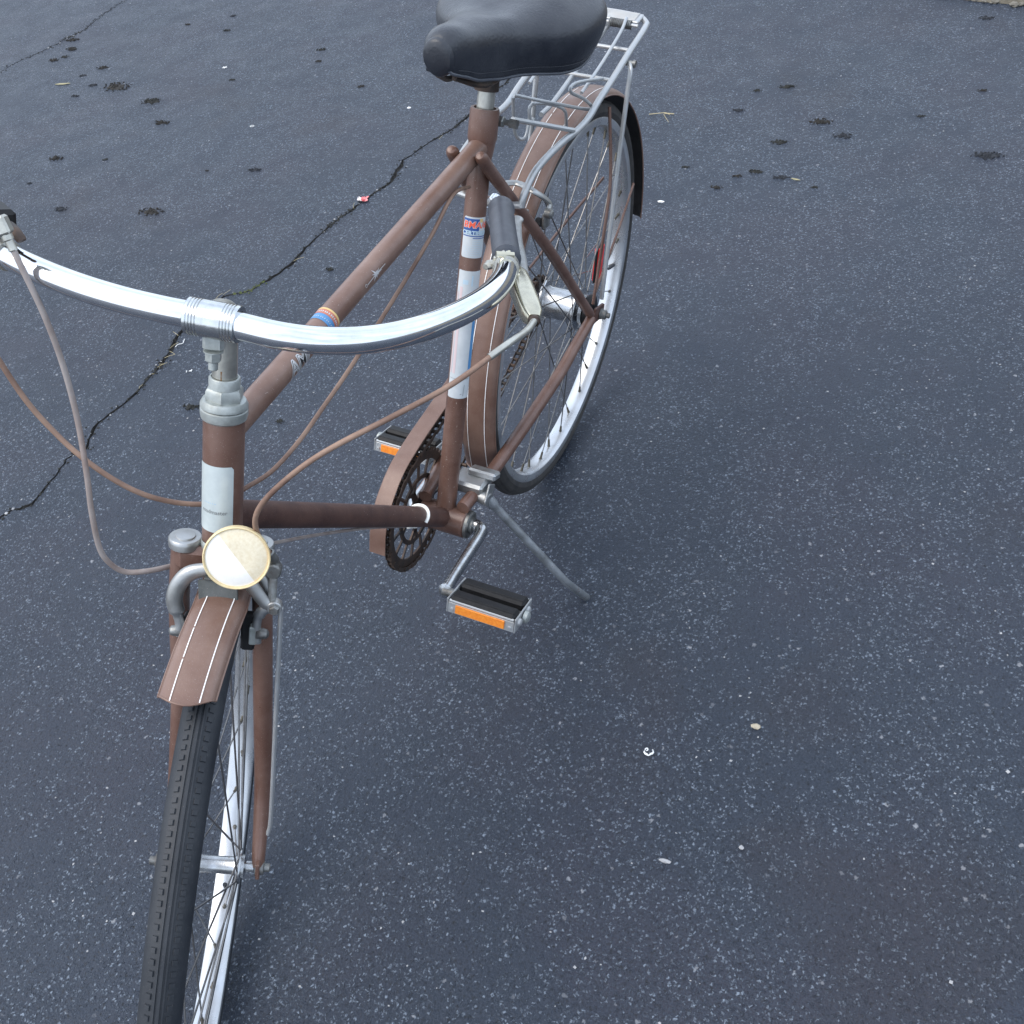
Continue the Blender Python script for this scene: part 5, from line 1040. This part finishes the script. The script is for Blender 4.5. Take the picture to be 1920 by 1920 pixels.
# sprung clip: bent wire loop
for nm, off in (('loop_a', 0), ('loop_b', 0), ('loop_c', 0)): rpart(D[nm], .0024, 'clip_wire', 5)
rpart([(x - .0, y, z) for x, y, z in [(-.165, .030, .745), (-.12, .036, .742), (-.03, .040, .735), (.05, .040, .728)]], .0024, 'clip_wire', 4)
rpart([(-.165, -.030, .745), (-.12, -.036, .742), (-.03, -.040, .735), (.05, -.038, .728)], .0024, 'clip_wire', 4)
s0, s1 = (V(p) for p in D['spring']); b = MB(); sx = V((-.160, 0, .738))
b.tube([V((-.160 + math.cos(a) * .0058, .006 + a * .00042, .738 + math.sin(a) * .0058)) for a in [i * .55 for i in range(150)]], .0011, 6); b.build('clip_spring', 'galv', rack)
b = MB(); b.tube([(-.160, -.045, .738), (-.160, .050, .738)], .0028, 10); b.build('clip_axle', 'rack', rack)
# ---- mudguard stays at the rear
for key, m_, nm in (('ustay_l', 'paint', 'mudguard_stay'), ('fstay2', 'paint', 'mudguard_stay')):
    for s in (False, True):
        P = spline(D[key], 5); P = mir(P) if s else P; b = MB(); b.tube(P, .0030 if key == 'ustay_l' else .0036, 10, flat=.7, up=(0, 1, 0)); part(b, nm, m_)
b = MB(); b.box(A + V((-.345, 0, -.05)), (.003, .020, .020), (1, 0, .2), Y, .002)
# ---- rear brake
ca_ = D['caliper_r']; b = MB(); P = spline(ca_[0], 5); b.tube(P, .0060, 12, flat=.55, up=(0, 0, 1)); rb = part(b, 'rear_brake', 'alloy', None, 'rear side pull brake between the seat stays')
b = MB(); P = spline(ca_[1], 5); b.tube(P, .0060, 12, flat=.55, up=(0, 0, 1)); b.build('brake_arm', 'alloy', rb)
c = V(ca_[0][-1]); b = MB(); b.lathe(c - Y * .004, Y, [(0, 0), (.007, 0), (.007, .008), (.004, .011), (0, .011)], 16); b.box(c + V((-.002, -.004, -.012)), (.010, .003, .012), (1, 0, .2), Y, .002); b.build('cable_bolt', 'galv', rb)
b = MB(); b.box(c + V((-.006, -.012, -.020)), (.016, .005, .006), (1, 0, .6), Y, .002); b.build('brake_pad', 'pedal_rubber', rb)
b = MB(); cc = V((sb.x + .012, 0, sb.z - .002)); b.lathe(cc - V((.02, 0, 0)), (1, 0, 0), [(0, 0), (.0085, 0), (.0085, .012), (.005, .013), (.005, .03), (0, .03)], 18); b.build('pivot_bolt', 'chrome', rb)
# ---- crankset
th = D['crank']; cd = V((math.cos(th), 0, math.sin(th)))
b = MB(); b.lathe(BB, Y, [(.0165, .033), (.0205, .0365), (.0205, .0405), (.0175, .042), (.0150, .0405), (.0120, .0405), (.0120, .0455), (.0090, .046), (.0090, .040)], 30); crank = part(b, 'crankset', 'galv', None, 'crankset with an openwork chainring')
b = MB(); b.lathe(BB, Y, [(.0075, .040), (.0078, .056), (0, .056)], 20); b.build('axle', 'chrome_worn', crank)
Pl = spline([BB + Y * .048, BB + cd * .004 + Y * .058, BB + cd * .016 + Y * .063, BB + cd * .05 + Y * .067, BB + cd * .12 + Y * .073, BB + cd * .158 + Y * .077, BB + cd * .168 + Y * .078], 5); n = len(Pl)
rs_l = [.0115 if i < 9 else .0104 - .0016 * (i / n) for i in range(n)]; rs_l[-1] = .0080; rs_l[-2] = .0112; rs_l[-3] = .0118; rs_l[-4] = .0110
b = MB(); b.tube(Pl, rs_l, 16, flat=.8, up=Y); b.build('crank_arm', 'chrome_worn', crank)
Pr = spline([BB - Y * .040, BB - cd * .004 - Y * .052, BB - cd * .016 - Y * .058, BB - cd * .05 - Y * .062, BB - cd * .12 - Y * .070, BB - cd * .158 - Y * .076, BB - cd * .168 - Y * .077], 5)
b = MB(); b.tube(Pr, rs_l, 16, flat=.8, up=Y); b.build('crank_arm', 'chrome_worn', crank)
cc = BB - Y * .045
def annulus(b, r0, r1, y=-.045, t=.0014, n=92, teeth=0, mi=0):
    vs_ = []; N_ = teeth * 4 if teeth else n
    for j in range(N_):
        a = 2 * PI * j / N_; ro = (r1 if (j % 4) in (1, 2) else r1 - .0050) if teeth else r1; e = V((math.cos(a), 0, math.sin(a)))
        vs_ += [BB + e * r0 + Y * (y - t), BB + e * ro + Y * (y - t), BB + e * ro + Y * (y + t), BB + e * r0 + Y * (y + t)]
    b.add(vs_, [(j * 4 + i, ((j + 1) % N_) * 4 + i, ((j + 1) % N_) * 4 + (i + 1) % 4, j * 4 + (i + 1) % 4) for j in range(N_) for i in range(4)], mi)
b = MB(); annulus(b, .0770, .0945, teeth=46); annulus(b, .0480, .0550); annulus(b, .006, .0215, t=.0025)
def ray_bar(b, a0, a1, r0, r1, w0, w1, y=-.045, t=.0013):
    e0 = V((math.cos(a0), 0, math.sin(a0))); e1 = V((math.cos(a1), 0, math.sin(a1))); p, q = BB + e0 * r0, BB + e1 * r1; u = (q - p).normalized(); nn = V((-u.z, 0, u.x))
    vs_ = [a + nn * w_ * s + Y * (y + z) for a, w_ in ((p, w0), (q, w1)) for s in (-1, 1) for z in (-t, t)]
    b.add(vs_, [(0, 1, 3, 2), (4, 6, 7, 5), (0, 4, 5, 1), (2, 3, 7, 6), (0, 2, 6, 4), (1, 5, 7, 3)])
for k in range(15):
    a = 2 * PI * k / 15 + .1; ray_bar(b, a, a, .0545, .0775, .0022, .0026)
for k in range(5):
    a = 2 * PI * k / 5 + .1; ray_bar(b, a, a, .018, .036, .0065, .0050); ray_bar(b, a, a - .22, .034, .0495, .0040, .0030); ray_bar(b, a, a + .22, .034, .0495, .0040, .0030)
b.build('chainring', 'black_metal', crank)
b = MB()
for k in range(15):
    a = 2 * PI * k / 15 + .1; ray_bar(b, a + .016, a + .016, .0560, .0760, .0004, .0004, t=.0016)
b.build('bright_edges', 'chrome_worn', crank)
def pedal(c, side, label):
    b = MB(); b.tube([c - Y * .0 , c + Y * side * .012, c + Y * side * .110], [.0065, .0060, .0050], 12); pd = part(b, 'pedal', 'galv', None, label)
    o = c + Y * side * .066; ex = V((1, 0, .30)).normalized(); ez = ex.cross(Y)
    if ez.z < 0: ez = -ez
    for s in (-1, 1):
        b = MB(); b.box(o + ex * s * .0160 + ez * .0022, (.0112, .0455, .0118), ex, Y, .0035); b.box(o + ex * s * .0160 + ez * .0140, (.0060, .043, .0008), ex, Y, .0006); blk = b.build('rubber_block', 'pedal_rubber', pd)
        b = MB(); b.box(o + ex * s * .0272 - ez * .0022, (.0008, .046, .0078 if s > 0 else .005), ex, Y, .0004); b.build('side_plate', 'rack', pd)
        b = MB(); b.box(o + ex * s * .0285 - ez * .0020 - Y * .001, (.0014, .0345, .0062), ex, Y, .0006); b.build('reflector', 'orange', pd)
        b = MB(); b.tube([o + ex * s * .0262 + ez * .0078 - Y * .045, o + ex * s * .0262 + ez * .0078 + Y * .045], .0022, 10); b.build('rod', 'rack', pd)
        for q in (-1, 1):
            b = MB()
            b.box(o + Y * q * .0475 + ex * s * .0135, (.0145, .0011, .0110), ex, Y, .0008)
            for z in (-.004,): b.lathe(o + ex * s * .0278 + Y * q * .0405 + ez * z, ex * s, [(0, 0), (.0030, 0), (.0022, .0018), (0, .0020)], 12)
            b.lathe(o + Y * q * .048 + ex * s * .0155, Y * q, [(0, 0), (.0058, 0), (.0050, .003), (.0030, .0045), (0, .0048)], 14)
            b.build('end_plate', 'rack', pd)
    b = MB(); b.lathe(o + Y * side * .050, Y * side, [(0, 0), (.0085, 0), (.0080, .005), (.0050, .007), (0, .007)], 18); b.build('dust_cap', 'zinc', pd)
    return pd
pedal(BB + cd * .165 + Y * .075, 1, 'left pedal with black rubber and an orange reflector')
pedal(BB - cd * .165 - Y * .075, -1, 'right pedal beyond the chain guard')
# chain
b = MB(); rr_, rs2 = .0925, .0365
path = []
tang = lambda sgn: None
dxy = A - BB; Lc = math.hypot(dxy.x, dxy.z); base_a = math.atan2(dxy.z, dxy.x); off_a = math.acos((rr_ - rs2) / Lc)
def pt_(c, r, a): return V((c.x + math.cos(a) * r, -.045, c.z + math.sin(a) * r))
aT, aB = base_a - off_a, base_a + off_a   # contact angles
def arc(c, r, a0, a1, k): return [pt_(c, r, a0 + (a1 - a0) * i / k) for i in range(k + 1)]
up1, lo1 = (aT, aB) if math.sin(aT) > math.sin(aB) else (aB, aT)
big = arc(BB, rr_, lo1, lo1 + ((up1 - lo1) % (2 * PI)), 40) if math.cos(lo1 + ((up1 - lo1) % (2 * PI)) / 2) > 0 else arc(BB, rr_, lo1, lo1 - ((lo1 - up1) % (2 * PI)), 40)
sm = arc(A, rs2, up1, up1 + ((lo1 - up1) % (2 * PI)), 16) if math.cos(up1 + ((lo1 - up1) % (2 * PI)) / 2) < 0 else arc(A, rs2, up1, up1 - ((up1 - lo1) % (2 * PI)), 16)
loop = big + sm + [big[0]]; dist = [0]
for a_, e_ in zip(loop, loop[1:]): dist.append(dist[-1] + (e_ - a_).length)
NL = int(dist[-1] / .0127); 
def at(s_):
    s_ %= dist[-1]
    for i in range(len(loop) - 1):
        if dist[i + 1] >= s_: return loop[i].lerp(loop[i + 1], (s_ - dist[i]) / max(1e-9, dist[i + 1] - dist[i]))
    return loop[-1]
for k in range(NL):
    p, q = at(k * dist[-1] / NL), at((k + 1) * dist[-1] / NL); u = (q - p).normalized(); c = (p + q) / 2; wy = .0035 if k % 2 else .0045
    for s in (-1, 1): b.box(c + Y * s * wy, (.0078, .0006, .0036), u, Y, .0004)
    b.tube([p - Y * .005, p + Y * .005], .0030, 7)
chain = part(b, 'chain', 'black_metal', None, 'greasy black chain')
# chain guard: a bent strip with a side flange
gp = spline(D['guard'], 6); b = MB(); vs_ = []; n = len(gp)
for i, p in enumerate(gp):
    t = (gp[min(i + 1, n - 1)] - gp[max(i - 1, 0)]).normalized(); nn = V((-t.z, 0, t.x)); nn = nn if nn.dot(p - BB) > 0 else -nn
    c = p
    for y, o_ in ((.0115, .0), (.0110, .0010), (-.0125, .0010), (-.0140, -.0005), (-.0145, -.018), (-.0133, -.018), (-.0130, -.0005), (.0110, -.0002)): vs_.append(c + Y * y + nn * o_)
b.add(vs_, [(i * 8 + j, (i + 1) * 8 + j, (i + 1) * 8 + (j + 1) % 8, i * 8 + (j + 1) % 8) for i in range(n - 1) for j in range(8)] + [tuple(range(8)), tuple((n - 1) * 8 + j for j in range(7, -1, -1))])
guard = part(b, 'chain_guard', 'paint_dusty', None, 'brown chain guard strip over the chainring')
b = MB(); gi = gp[int(n * .22)]; b.box(gi + V((-.012, .002, -.018)), (.016, .0012, .006), (.9, 0, .6), Y, .0006); b.lathe(gi - Y * .002, V((0, 1, 0)), [(0, 0), (.004, 0), (.004, .003), (0, .004)], 10); b.build('guard_bracket', 'paint_dark', guard)
# ---- kickstand
k0, k1, kk, kf = V(D['kick'][0]), V(D['kick'][1]), V(D['kick_knee']), V(D['kick_foot'])
b = MB(); P = spline([k1, k1.lerp(kk, .15), k1.lerp(kk, .5), k1.lerp(kk, .92), kk.lerp(kf, .12), kk.lerp(kf, .6), kf], 6); n = len(P)
b.tube(P, [.0062 if i > n * .15 else .0085 for i in range(n)], 14); ks = part(b, 'kickstand', 'galv', None, 'long steel kickstand reaching out to the left')
M['kick'] = mat('kickstand_steel', (.50, .53, .55), .38, .75, .5, 40, (.25, .26, .26), .4, .0001, 400, rust=.3); ks.data.materials[0] = M['kick']
b = MB(); b.box(k1 + V((-.012, -.022, .004)), (.020, .024, .0100), (1, .0, .12), Y, .004); b.build('mount', 'alloy', ks)
b = MB(); b.box(k1 + V((-.028, -.010, .012)), (.012, .022, .006), (1, 0, .5), Y, .003); b.tube([k1 + V((0, -.012, -.004)), k1 + V((.004, .012, -.006))], .010, 16); b.build('mount_plate', 'alloy', ks)
b = MB(); b.box(k1 + V((-.002, .010, .002)), (.012, .0015, .014), (1, 0, .9), Y, .001); b.build('cam_plate', 'alloy', ks)
